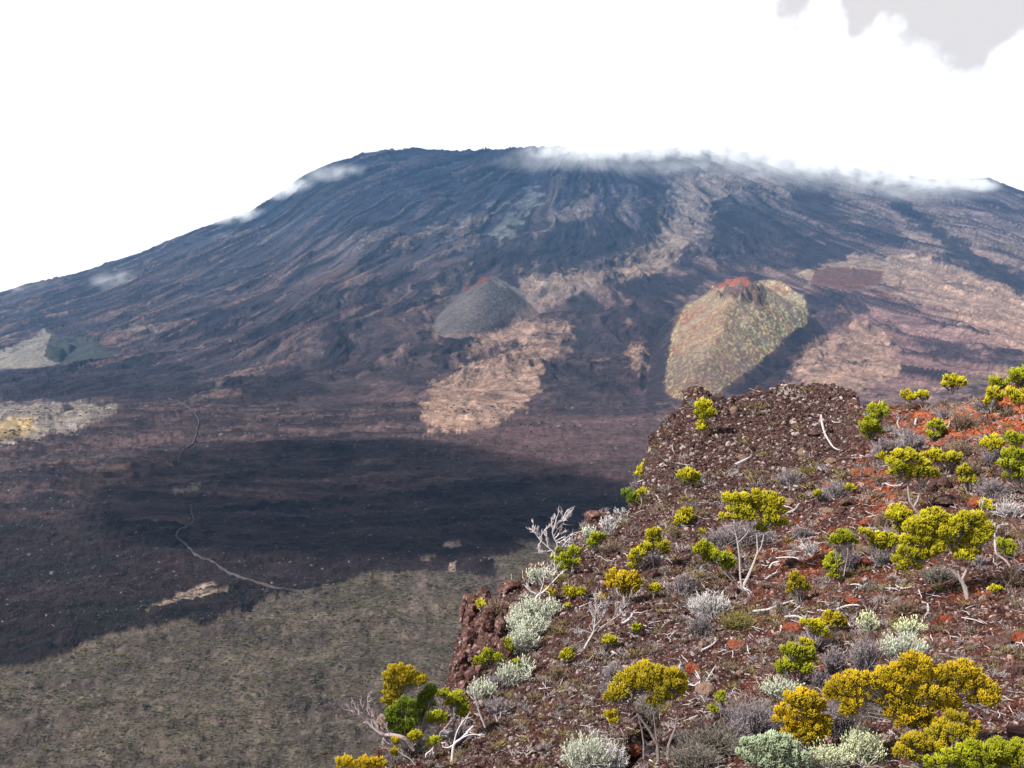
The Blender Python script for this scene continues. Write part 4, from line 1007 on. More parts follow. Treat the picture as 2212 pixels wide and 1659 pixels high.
DR = [
 ('B', (800,790,80,55), 'silver', 'silvery shrub with pale lichen tips beside the forked white limb on the rim'),
 ('B', (750,1040,120,80), 'silver', 'upper part shrub of the silver thicket, broad and pale'),
 ('B', (660,1120,80,70), 'silver', 'left shrub of the silver thicket, against the cliff tower'),
 ('B', (760,1150,90,70), 'silver', 'right shrub of the silver thicket, next to the scree'),
 ('B', (690,1240,90,80), 'silver', 'lower part shrub of the silver thicket, above bare grey stems'),
 ('B', (880,1020,60,50), 'silver', 'pale shrub at the thicket top edge under the white limb'),
 ('B', (620,1480,100,70), 'silver', 'pale wide shrub below the narrow green shrub near scree'),
 ('B', (400,1580,80,70), 'silver', 'silver shrub low beside the boulders under the cliff tower'),
 ('B', (690,1420,60,60), 'silver', 'small silver shrub touching the left rim of the scree'),
 ('B', (490,1530,60,60), 'grey', 'grey shrub around the thin pale stem before the cliff tower'),
 ('B', (1260,450,50,60), 'white', 'whitish twiggy shrub right of the tan crag on the rim'),
 ('B', (1310,420,44,46), 'white', 'whitish shrub hugging the rubble just beside the tan crag'),
 ('B', (1150,510,54,46), 'silver', 'pale grey-green shrub below the tan crag on the rim'),
 ('B', (1000,555,54,36), 'white', 'low whitish shrub on the rim right of the bare white tree'),
 ('B', (1360,360,40,34), 'white', 'small whitish shrub at the foot of the dark rubble hump'),
 ('B', (1465,190,36,56), 'grey', 'grey upright shrub on the rim behind the green ball shrub'),
 ('B', (1570,700,80,60), 'grey', 'grey woody shrub inside the peaked yellow shrub'),
 ('B', (2010,540,70,50), 'grey', 'grey shrub behind the lopsided leaning shrub'),
 ('B', (2040,600,50,36), 'dark', 'dull grey shrub directly above the lopsided leaning crown'),
 ('B', (1960,1000,110,80), 'white', 'whitish antler-like shrub below the round boulder'),
 ('B', (1800,850,60,70), 'grey', 'soft grey shrub left below the lopsided leaning shrub'),
 ('B', (1880,890,44,44), 'olive', 'olive-brown tuft under the lopsided leaning shrub'),
 ('B', (950,810,70,30), 'olive', 'olive-brown low growth below the round rim shrub'),
 ('B', (1300,600,70,50), 'brown', 'brown wiry mound beside the rim shrubs on rubble'),
 ('B', (1740,500,60,50), 'brown', 'brown wiry mound left of the grey shrub behind the leaning one'),
 ('B', (500,1020,70,60), 'brown', 'brown matted mound on top of the cliff tower'),
 ('B', (920,1470,50,70), 'brown', 'brown grassy streak on the scree right of the silver shrubs'),
 ('C', (1960,1000,140,110), 'silver', 'large silver shrub with dark inner stems on the bottom edge'),
 ('C', (2100,1020,100,110), 'white', 'silver-white shrub at the bottom edge beside the dark-stemmed bush'),
 ('C', (1100,1050,90,70), 'silver', 'silver shrub right of the smooth white trunk by the scree'),
 ('C', (1000,1080,70,40), 'silver', 'pale low shrub at the bottom edge, left of the smooth white trunk'),
 ('D', (630,220,80,60), 'white', 'pale twiggy shrub right of the golden-orange round shrub'),
 ('D', (580,330,50,60), 'grey', 'grey drooping shrub below the antler-like one'),
 ('D', (780,300,80,46), 'olive', 'olive grassy mound left of the long white log'),
 ('D', (520,130,46,44), 'grey', 'soft grey puff right of the small yellow tuft'),
 ('D', (1600,230,56,34), 'brown', 'brown grassy mound below the bushiest tree'),
 ('D', (1000,640,90,46), 'silver', 'pale green-grey shrub above the rounded deep-orange bush'),
 ('D', (860,790,110,80), 'grey', 'wide grey shrub left of the rounded deep-orange bush'),
 ('D', (760,860,60,60), 'grey', 'grey shrub at the left end of the wide grey one near bottom'),
 ('D', (1610,430,90,60), 'silver', 'pale shrub with lit tips right behind the huge golden bush'),
 ('D', (1640,335,62,38), 'tips', 'lime-tipped pale shrub above the huge golden bush'),
 ('D', (1410,470,60,80), 'grey', 'grey upright shrub left behind the huge golden bush'),
 ('D', (1425,310,46,44), 'tips', 'cream-tipped upright shrub left of the lime-tipped one'),
 ('D', (1290,790,80,90), 'grey', 'grey shrub between the rounded deep-orange and huge golden bushes'),
 ('D', (1185,590,40,46), 'grey', 'small grey shrub right of the vivid green shrub'),
 ('D', (1260,500,50,60), 'grey', 'tall grey shrub between vivid green and grey upright shrubs'),
 ('D', (1230,980,90,50), 'tips', 'pale-tipped shrub on the bottom edge right of the mint bush'),
 ('D', (1400,930,80,80), 'tips', 'pale shrub in front of the huge golden bush'),
 ('D', (1150,400,60,40), 'grey', 'grey base shrub under the tousled yellow shrub'),
 ('D', (150,570,50,50), 'grey', 'smoky grey shrub left behind the arched yellow crown'),
 ('D', (110,650,34,46), 'grey', 'smaller smoky grey shrub left of the arched yellow crown'),
 ('D', (640,900,130,60), 'dark', 'dark wiry shrub right of the dark-stemmed bush'),
 ('D', (330,800,150,90), 'dark', 'tangle of dark twigs under the arched yellow crown'),
 ('D', (560,980,110,50), 'dark', 'dark wiry undergrowth at bottom centre'),
 ('A', (920,650,80,50), 'grey', 'grey spiky shrub on rubble left of the two orange boulders'),
 ('A', (1010,610,46,30), 'olive', 'rust-brown low shrub right above the grey spiky one'),
 ('A', (1175,715,80,46), 'grey', 'grey mound shrub below the two orange boulders'),
 ('A', (1100,750,50,36), 'grey', 'small grey shrub left of the grey mound below boulders'),
 ('A', (1440,490,70,60), 'grey', 'grey spiky shrub left of the flat-topped tree'),
 ('A', (1590,450,80,60), 'grey', 'grey shrub with pale stems behind the flat-topped tree crown'),
 ('A', (1540,400,56,40), 'grey', 'grey-mauve low shrub under two curved white branches'),
 ('A', (1980,250,56,40), 'grey', 'grey shrub left of the upright skyline-near yellow shrub'),
 ('A', (1780,290,60,36), 'grey', 'grey-brown shrub below the orange crest centre'),
 ('A', (1870,330,60,60), 'brown', 'brown-mauve wiry shrub right of the bent white branch'),
 ('A', (2120,280,44,36), 'brown', 'brown wiry shrub left of the crooked pale stem'),
 ('A', (2050,700,90,50), 'grey', 'wide grey-mauve shrub left of the right-edge bush'),
 ('A', (1910,600,70,50), 'brown', 'mauve-brown shrub behind the slim upright yellow one'),
 ('A', (1860,490,80,50), 'brown', 'mauve-brown mound above the three-lobed yellow shrub'),
 ('A', (2030,530,50,50), 'grey', 'grey fan shrub beneath the yellow one left of the big bush'),
 ('A', (1235,1080,56,80), 'grey', 'grey twiggy heart of the yellow ring shrub'),
 ('A', (1430,1090,60,50), 'grey', 'grey base beneath the shrub left of the bushiest tree'),
 ('A', (1410,650,50,34), 'brown', 'brown shrub between orange boulders and flat-topped tree'),
 ('A', (1030,1030,50,50), 'white', 'small whitish antler shrub right of the forked tree trunks'),
 ('A', (980,950,60,40), 'grey', 'grey low shrub right of the forked tree crown'),
 ('A', (1440,880,50,50), 'brown', 'brown shrub left of the yellow one beside the bushiest tree'),
 ('A', (1960,1100,50,40), 'grey', 'grey swept shrub right under the bushiest crown'),
 ('A', (1740,1180,90,50), 'dark', 'dark twiggy mass beneath the bushiest crown'),
 ('A', (670,960,150,70), 'grey', 'grey haze of fine twigs beneath the domed yellow crown'),
 ('A', (2130,820,80,50), 'white', 'whitish dead thicket at the right edge above the bare trees'),
 ('A', (2070,940,40,60), 'brown', 'brown wispy shrub behind the upper bare white tree'),
 ('A', (2130,1200,60,60), 'brown', 'brown scrub around the foot of the bare white trees'),
 ('A', (1240,1180,60,30), 'olive', 'olive low growth under the ring shrub'),
 ('A', (360,1230,60,60), 'brown', 'thin brown scrub left of the round boulder'),
 ('C', (610,1040,60,60), 'grey', 'grey twigs above the lowest boulders by the green bush'),
 ('C', (760,960,90,70), 'dark', 'dark twiggy growth under the dense deep-green bush'),
 ('C', (1050,850,90,60), 'grey', 'grey-brown twiggy growth right of the arching grey trunk'),
 ('C', (1330,680,80,60), 'grey', 'grey-mauve tangle beside the scree behind fallen white limb'),
]
for i, (cr, c, pal, lab) in enumerate(DR):
    dep = None
    if cr == 'C' and c[0] < 1200: dep = 16.8
    nm = {'silver': 'silver_shrub', 'white': 'silver_shrub', 'grey': 'grey_shrub', 'brown': 'dry_shrub', 'olive': 'dry_shrub', 'dark': 'dry_shrub', 'tips': 'silver_shrub'}[pal]
    dry(i, cr, c, pal, lab, nm, dep, dens=1.2 if pal != 'white' else .8)

# ---- dead wood
WH = np.array([.41, .37, .375]); GW = np.array([.25, .225, .23]); DKW = np.array([.12, .075, .075])
def smooth_line(pts, k=4):
    pts = np.array(pts, float)
    if len(pts) < 3: return np.array([pts[0] * (1 - t) + pts[-1] * t for t in np.linspace(0, 1, 4)])
    out = []
    for i in range(len(pts) - 1):
        p0 = pts[max(i - 1, 0)]; p1 = pts[i]; p2 = pts[i + 1]; p3 = pts[min(i + 2, len(pts) - 1)]
        for t in np.linspace(0, 1, k, endpoint=False):
            out.append(.5 * ((2 * p1) + (-p0 + p2) * t + (2 * p0 - 5 * p1 + 4 * p2 - p3) * t * t + (-p0 + 3 * p1 - 3 * p2 + p3) * t ** 3))
    out.append(pts[-1]); return np.array(out)
def log(idx, crop, lines, w, label, colr=WH, name='dead_branch', cat='dead branch', group='pale dead branches lying on the slope'):
    r = np.random.RandomState(5000 + idx); mb = MB(); B = None
    for li, ln in enumerate(lines):
        pts = []
        for (x, y) in ln:
            u, v = cv(crop, x, y); p = fhit(u, v); 
            if B is None: B = p; root_d = p[1]
            pts.append(p)
        pts = smooth_line(pts); wpx = cs(crop, w) * (1.0 if li == 0 else .6)
        n = len(pts); ppm = pts[:, 1] / F
        pts[:, 2] += (wpx * .5 + 3.5) * ppm; pts[:, 1] -= 3 * ppm
        rad = np.interp(np.linspace(0, 1, n), [0, .15, .8, 1], [.9, 1, .75, .25]) * np.maximum(wpx, 2.0) * .5 * ppm * (1 + r.normal(0, .08, n))
        tube(mb, pts, rad, colr * r.uniform(.7, 1.1), 7)
        kt = 5; ii = r.randint(1, n, kt); P0 = pts[ii]; Lt = min(np.linalg.norm(pts[-1] - pts[0]), 45 * ppm.min()); tg = unit((pts[-1] - pts[0])[None])
        twigs(mb, P0, tg + r.normal(0, .7, (kt, 3)) + np.array([0, 0, .3]), Lt * r.uniform(.12, .35, kt), np.full(kt, 1.8 * ppm.mean()), np.broadcast_to(colr, (kt, 3)), np.broadcast_to(colr * .9, (kt, 3)), r, .3)
    o = mb.build(name, M_WOOD, None, B, True); o.location = B
    o['label'] = label; o['category'] = cat; o['group'] = group
LG = [
 ('A', [[(1088,320),(1092,360),(1108,420),(1130,460),(1160,500),(1205,515)],[(1108,410),(1122,400)]], 13, 'long bright white dead branch, Y-bent, on the right part of the dark hump'),
 ('A', [[(612,598),(650,580),(700,552)]], 19, 'short thick white log on the dark rubble face'),
 ('A', [[(890,860),(925,852),(950,835),(962,812)]], 15, 'white hooked log right of the domed yellow crown'),
 ('A', [[(1520,335),(1508,360),(1520,385)]], 8, 'hook-shaped white branch, left of two below the crest'),
 ('A', [[(1612,340),(1600,390)]], 11, 'short straight white branch, right of two below the crest'),
 ('A', [[(1830,330),(1800,350),(1790,380),(1760,395)]], 10, 'S-bent white branch right of the oval green shrub'),
 ('A', [[(1140,320),(1150,350),(1180,355)]], 5, 'thin white twig right of the long bright branch'),
 ('A', [[(1255,540),(1290,536),(1320,542)],[(1230,550),(1290,552),(1310,546)]], 7, 'pair of flat white twigs above the orange boulders'),
 ('A', [[(975,580),(1010,560),(1035,530)]], 6, 'thin grey stick above the rust-brown low shrub'),
 ('A', [[(1430,705),(1435,692),(1490,708),(1540,692)]], 7, 'bent white twig left of the curved pale trunks'),
 ('A', [[(840,1105),(900,1100),(950,1105),(970,1120)]], 7, 'wavy white branch right of the forked trunks'),
 ('A', [[(800,1165),(820,1135),(855,1125)]], 10, 'white elbow branch below the wavy white branch'),
 ('A', [[(775,1230),(820,1200),(850,1185)]], 14, 'white pointed log above the long log, right of the boulder'),
 ('A', [[(740,1140),(790,1148)]], 6, 'little white stick touching the forked trunk'),
 ('A', [[(1240,1255),(1280,1250),(1330,1265)],[(1265,1300),(1275,1275),(1320,1262)]], 8, 'forked white branch left of the wiggly one under the bushiest tree'),
 ('A', [[(1400,1250),(1440,1268),(1490,1275)]], 5, 'thin pale twig beside the wiggly white branch'),
 ('A', [[(1500,1255),(1530,1272),(1560,1270),(1600,1262)]], 8, 'wiggly white branch left under the bushiest tree'),
 ('A', [[(2030,870),(2100,855),(2150,830),(2225,815)],[(2100,855),(2140,790)],[(2060,860),(2110,800)]], 10, 'long white fallen limb at the right edge with upturned twigs'),
 ('A', [[(2185,885),(2225,855)]], 12, 'stub of a white limb on the right frame edge'),
 ('A', [[(415,1170),(437,1148)]], 8, 'pale stick under the lopsided leaning shrub'),
 ('A', [[(290,1020),(295,1050)]], 6, 'short white twig right of the peaked yellow shrub'),
 ('A', [[(660,1270),(675,1285),(695,1305)],[(660,1265),(700,1290)]], 6, 'pale roots spreading below the forked tree'),
 ('D', [[(850,270),(920,262),(980,240),(1062,212)],[(1040,222),(1070,235)]], 15, 'longest white log, straight and tapering, mid slope'),
 ('D', [[(1085,240),(1045,272)]], 8, 'grey stick just below the right end of the longest log'),
 ('D', [[(1005,300),(1060,295),(1110,312)],[(1100,310),(1125,290)],[(1035,300),(1030,280)]], 15, 'pale dead stump with splayed white ends over the red boulder'),
 ('D', [[(990,340),(985,372)]], 9, 'white stub hanging left of the red boulder'),
 ('D', [[(1725,232),(1728,265),(1708,297)]], 9, 'upright hooked white twig below the bushiest trunk'),
 ('D', [[(1895,298),(1960,310),(2005,328)]], 7, 'thin white roots right of the bushiest trunk foot'),
 ('D', [[(190,330),(225,312),(240,280),(255,265)]], 10, 'curved white branch right of the bare grey branching shrub'),
 ('D', [[(1320,315),(1332,335),(1345,358)]], 7, 'slanting white twig left of the cream-tipped shrub'),
 ('D', [[(1678,155),(1692,190)]], 8, 'short white twig right of the brown grassy mound'),
 ('D', [[(588,466),(640,440),(665,415)]], 11, 'pale branch slanting over the lower red boulder'),
 ('D', [[(480,562),(478,540),(490,525)]], 7, 'curled white twig above the arched crown right end'),
 ('D', [[(550,692),(575,645),(580,605),(555,560)],[(578,620),(545,640),(515,605)],[(560,640),(525,632)],[(578,610),(556,580)]], 10, 'white antler branch just left of the large tan boulder'),
 ('D', [[(598,642),(630,592),(662,538)]], 10, 'straight white stick above the large tan boulder'),
 ('D', [[(450,1010),(490,1030),(560,1048)],[(490,1030),(480,1000)]], 12, 'white curling branch at the bottom edge, left of two'),
 ('D', [[(612,1046),(640,1030),(700,1026)],[(560,1010),(600,1030)],[(530,1000),(560,1012)]], 12, 'white curling branch at the bottom edge, right of two'),
 ('D', [[(1168,215),(1200,218),(1242,226)]], 5, 'thin white twig right of the longest log'),
 ('D', [[(1265,262),(1330,240),(1385,240)]], 13, 'thick grey driftwood branch left of the brown grassy mound'),
 ('D', [[(1172,262),(1240,268),(1300,264)]], 8, 'flat pale branch under the grey driftwood'),
 ('D', [[(820,440),(824,475)]], 10, 'pale upright stub right of the lower red boulder'),
 ('D', [[(2018,162),(2060,128),(2090,112)]], 8, 'grey bent twig over the flat yellow cushion'),
 ('D', [[(140,470),(165,486)]], 10, 'small white wood scrap above the arched yellow crown'),
 ('D', [[(2080,690),(2110,695),(2145,715)]], 5, 'thin white twig right of the huge golden bush'),
 ('D', [[(800,345),(835,340),(872,352)]], 5, 'fine pale twig below the left end of the longest log'),
 ('D', [[(330,1015),(360,1035)]], 10, 'pale wood piece at the bottom edge among dark stems'),
 ('B', [[(1365,1145),(1395,1125),(1430,1095),(1450,1062)]], 12, 'curved white stick rising right of the bare grey shrub top'),
 ('B', [[(1200,1198),(1240,1170)]], 15, 'stubby white log piece beside the bare grey shrub'),
 ('B', [[(1070,1030),(1110,1015),(1150,995)]], 9, 'straight pale stick left of the bare grey shrub top'),
 ('B', [[(1645,520),(1662,495),(1682,470)]], 8, 'pale stick above the peaked yellow shrub'),
 ('B', [[(1740,590),(1745,610),(1757,628)]], 9, 'tiny white twig between the peaked and leaning shrubs'),
 ('B', [[(1895,780),(1932,738)]], 12, 'pale stick propped under the leaning shrub on an orange stone'),
 ('B', [[(1700,1480),(1720,1500)]], 6, 'tiny pale wood chip on the scree'),
 ('B', [[(1740,1190),(1690,1240)]], 5, 'thin grey stick on the mid slope left of antler shrub'),
 ('B', [[(1640,1170),(1680,1130)]], 5, 'fine grey stick right of the curved white stick'),
]
for i, q in enumerate(LG): log(i, *q)

# ---- dead standing trees
def dead_tree(idx, crop, limbs, label, colr=WH, dep=None, twig=1.0, group='bare dead trees', name='dead_tree'):
    r = np.random.RandomState(7000 + idx)
    bu, bv = cv(crop, limbs[0][0][0], limbs[0][0][1])
    B = fhit(bu, bv) if dep is None else atdepth(bu, bv, dep)
    d = B[1]; ppm = d / F
    root = place(name, B, label, 'dead tree', group)
    tk = MB(); tw = MB()
    for li, ln in enumerate(limbs):
        pts = []; ws = []
        for q in ln:
            u, v = cv(crop, q[0], q[1]); pts.append(atdepth(u, v, d + (.05 * li) * (1 if li % 2 else -1))); ws.append(cs(crop, q[2]))
        sp_ = smooth_line(pts); n = len(sp_)
        rad = np.interp(np.linspace(0, 1, n), np.linspace(0, 1, len(ws)), np.maximum(ws, 1.8)) * .5 * ppm
        tube(tk, sp_, rad, colr * r.uniform(.9, 1.1), 7)
        if len(ln[0]) > 0 and twig > 0:
            e = sp_[-1]; dr = unit((sp_[-1] - sp_[-3])[None])[0]; L_ = np.linalg.norm(sp_[-1] - sp_[0])
            k = int(9 * twig)
            f = r.uniform(.45, 1, (k, 1)); ii = (f[:, 0] * (n - 1)).astype(int); P0 = sp_[ii]
            D = dr + r.normal(0, .45, (k, 3)) + np.array([0, 0, .35]); l_ = r.uniform(.15, .4, k) * L_
            twigs(tw, P0, D, l_, np.full(k, 2.2 * ppm), np.broadcast_to(colr, (k, 3)), np.broadcast_to(colr, (k, 3)), r, .2)
            # finer
            k3 = r.randint(0, k, k * 4); P1 = P0[k3] + unit(D[k3]) * l_[k3][:, None] * r.uniform(.4, 1, (k * 4, 1))
            D1 = unit(D[k3]) + r.normal(0, .5, (k * 4, 3)) + np.array([0, 0, .3])
            twigs(tw, P1, D1, l_[k3] * r.uniform(.25, .6, k * 4), np.full(k * 4, 1.5 * ppm), np.broadcast_to(colr, (k * 4, 3)), np.broadcast_to(colr * .9, (k * 4, 3)), r, .25)
    tk.build('trunk', M_WOOD, root, B, True)
    if tw.n: tw.build('twigs', M_WOOD, root, B)
dead_tree(0, 'B', [[(905,770,12),(905,700,11),(905,640,10),(922,590,9),(895,530,8),(890,480,7),(925,440,5),(960,405,4)], [(905,645,8),(860,605,7),(810,560,6),(780,520,5),(765,470,3)], [(890,480,5),(880,430,4),(890,400,3)], [(925,440,5),(975,400,4),(1015,380,3)], [(810,560,5),(790,600,4),(800,630,3)], [(800,550,5),(830,490,4),(870,460,3)], [(860,605,5),(850,560,4),(845,520,3)], [(880,625,5),(840,635,4),(815,640,3)], [(765,480,3),(758,500,3),(750,455,2)]],
          'bare white tree leaning out over the cliff rim with broom-like twigs', twig=1.5)
dead_tree(1, 'B', [[(768,1045,12),(775,950,14),(830,908,14),(875,860,12),(892,800,10),(895,760,6)], [(775,925,12),(735,905,12),(700,870,10)], [(800,925,8),(822,860,7),(830,800,5)], [(770,1045,9),(740,1005,9),(730,985,6)], [(885,850,7),(930,800,6),(955,780,4)], [(840,905,6),(880,930,5),(900,1000,4)], [(820,860,5),(800,820,4)]],
          'thick forked white limb standing in silver shrubs on the rim', twig=.8)
dead_tree(2, 'B', [[(1100,1322,16),(1130,1262,16),(1170,1192,14),(1180,1120,12),(1188,1040,8),(1190,980,5)], [(1170,1192,12),(1235,1150,10),(1300,1105,9),(1350,1060,7),(1395,1005,4)], [(1180,1150,8),(1240,1080,7),(1260,1010,5)], [(1180,1120,7),(1160,1060,6),(1150,1010,4)], [(1300,1105,6),(1370,1060,5)], [(1170,1200,6),(1110,1185,5),(1060,1195,3)], [(1188,1050,6),(1220,1000,4),(1230,960,3)]],
          'bare grey branching shrub with a crooked foot on mid slope', GW * 1.15, twig=1.6)
dead_tree(3, 'C', [[(1020,1110,26),(1028,1010,24),(1040,940,20),(1090,900,15),(1135,850,12),(1170,815,9)], [(1035,950,14),(1050,880,11),(1075,820,9),(1125,750,5)], [(1090,900,9),(1150,875,8),(1230,880,6)], [(1035,945,12),(1000,965,11),(965,962,9),(960,950,6)], [(1000,965,7),(985,935,6),(950,930,5)], [(1150,880,6),(1190,870,5)]],
          'smooth white forked trunk at the lower left edge of the scree', WH * 1.05, dep=15.6, twig=.25)
dead_tree(4, 'C', [[(760,985,24),(700,905,30),(620,880,28),(550,875,24),(500,845,20),(450,800,14),(410,760,8),(375,710,4)], [(560,880,10),(545,920,8),(545,960,6)], [(480,830,8),(460,760,6),(440,700,4)], [(520,855,8),(490,790,6),(470,720,4)], [(590,880,8),(570,820,7),(540,770,4)], [(450,800,6),(410,790,4)], [(440,720,4),(440,630,3),(450,600,2)]],
          'fallen dark trunk with white twigs reaching left over the drop', np.array([.27,.21,.215]), dep=16.4, twig=1.4)
dead_tree(5, 'C', [[(900,1020,16),(932,970,16),(942,920,14),(940,870,12),(965,845,11),(990,850,9)], [(965,845,9),(1000,800,8),(1040,755,6)], [(1000,800,6),(1030,740,5),(1035,690,3)], [(940,890,7),(925,820,5)]],
          'arching grey trunk under the umbrella-shaped shrub', GW * .85, dep=16.6, twig=.7)
dead_tree(6, 'C', [[(1252,825,14),(1235,780,14),(1215,730,12),(1200,680,8),(1195,640,4)], [(1225,750,6),(1180,730,4)]],
          'white tapering trunk leaning left beside the silver shrubs', WH, dep=17.5, twig=.4)
dead_tree(7, 'C', [[(842,1032,9),(845,1010,10),(870,990,9),(892,968,6)], [(892,968,6),(888,1000,5),(905,1040,4)]], 'small white bent snag left of the arching grey trunk', WH, dep=15.9, twig=.2)
dead_tree(8, 'C', [[(770,1085,8),(735,1045,7),(680,1010,7),(635,980,6),(600,940,5)], [(680,1010,5),(660,990,4)]], 'thin pale limb slanting above the lowest boulders', GW * 1.3, dep=15.7, twig=.5)
dead_tree(9, 'C', [[(1335,785,9),(1325,750,8),(1315,735,5)], [(1335,780,6),(1355,750,5),(1360,725,3)]], 'little white forked snag beside the scree', WH, dep=17.6, twig=.2)
dead_tree(10, 'A', [[(2150,1165,10),(2110,1110,12),(2060,1070,12),(2052,1000,11),(2050,950,8),(2052,900,5)], [(2055,980,7),(2035,930,6),(2030,900,4)], [(2055,985,5),(2010,940,4),(2000,930,3)], [(2060,950,5),(2070,915,4),(2115,912,3)]],
          'upper bare white tree with a kinked trunk at the right side', WH, twig=.3)
dead_tree(11, 'A', [[(2165,1250,20),(2172,1200,17),(2168,1150,13),(2155,1105,7)], [(2172,1170,10),(2200,1150,9),(2225,1130,6)], [(2165,1190,9),(2145,1210,7),(2118,1245,4)], [(2170,1150,7),(2205,1140,6)]],
          'lower bare white tree near the right edge, thick and short', WH, twig=.5)
dead_tree(12, 'A', [[(1978,860,6),(1978,820,5),(1985,780,4)], [(1978,825,5),(1965,800,4),(1990,770,3)]], 'slender grey snag left of the small tuft above the bushiest crown', GW * 1.3, twig=.4)
dead_tree(13, 'A', [[(1560,520,8),(1555,480,7),(1540,450,5),(1530,430,3)], [(1595,525,7),(1590,480,6),(1580,450,4)], [(1630,540,7),(1640,505,6),(1665,480,4)], [(1590,490,5),(1610,460,4)]],
          'cluster of white upright stems behind the flat-topped tree crown', WH * .95, twig=.9)
dead_tree(14, 'G', [[(995,185,10),(990,130,9),(985,85,8)]], 'left one of two short straight stakes on the cliff rim', np.array([.36,.28,.2]), twig=0, group='short upright stakes on the rim', name='stake')
dead_tree(15, 'G', [[(1145,170,9),(1145,90,8),(1142,30,7)]], 'right one of two short straight stakes on the cliff rim', np.array([.36,.28,.2]), twig=0, group='short upright stakes on the rim', name='stake')
dead_tree(16, 'H', [[(1760,1000,12),(1640,900,11),(1560,800,9),(1500,740,6),(1490,680,4)], [(1700,1010,8),(1620,930,7),(1550,860,5)]], 'dark thin trunk with pale streaks left of the wide grey shrub', GW * .8, twig=.8)
dead_tree(17, 'H', [[(1240,1240,8),(1235,1160,7),(1210,1100,5)], [(1235,1160,5),(1265,1100,4)]], 'small pale twig fork among dark undergrowth at bottom centre', WH * .8, twig=1.0)

# ---- boulders: each a thing of its own
def boulder(idx, crop, c, mat, label, dep=None, parent=None, sub=3):
    r = np.random.RandomState(9000 + idx)
    x, y, rx, ry = c; u, v = cv(crop, x, y); ru, rv = cs(crop, rx), cs(crop, ry)
    P_ = fhit(u, v + rv * .5) if dep is None else atdepth(u, v, dep)
    d = P_[1]
    if dep is None: P_ = atdepth(u, v, d)
    V, Fc = rock_mesh(900 + idx, sub, 1.0, .5)
    V = V + .22 * unit(V) * (ridged(V[:, 0] * 2.2 + idx + V[:, 2], V[:, 1] * 2.2 - V[:, 2], 3, idx)[:, None] - .5)
    V = V / np.abs(V).max(0)
    V = V * np.array([ru, (ru + rv) * .5, rv]) * d / F
    o = mesh_np('boulder', V, Fc, mat, smooth=False); o.location = P_
    if parent: 
        o.parent = parent; o.location = P_ - np.array(parent.location); o.name = 'boulder'
    else:
        o['label'] = label; o['category'] = 'boulder'; o['group'] = 'boulders on the slope'
    return o
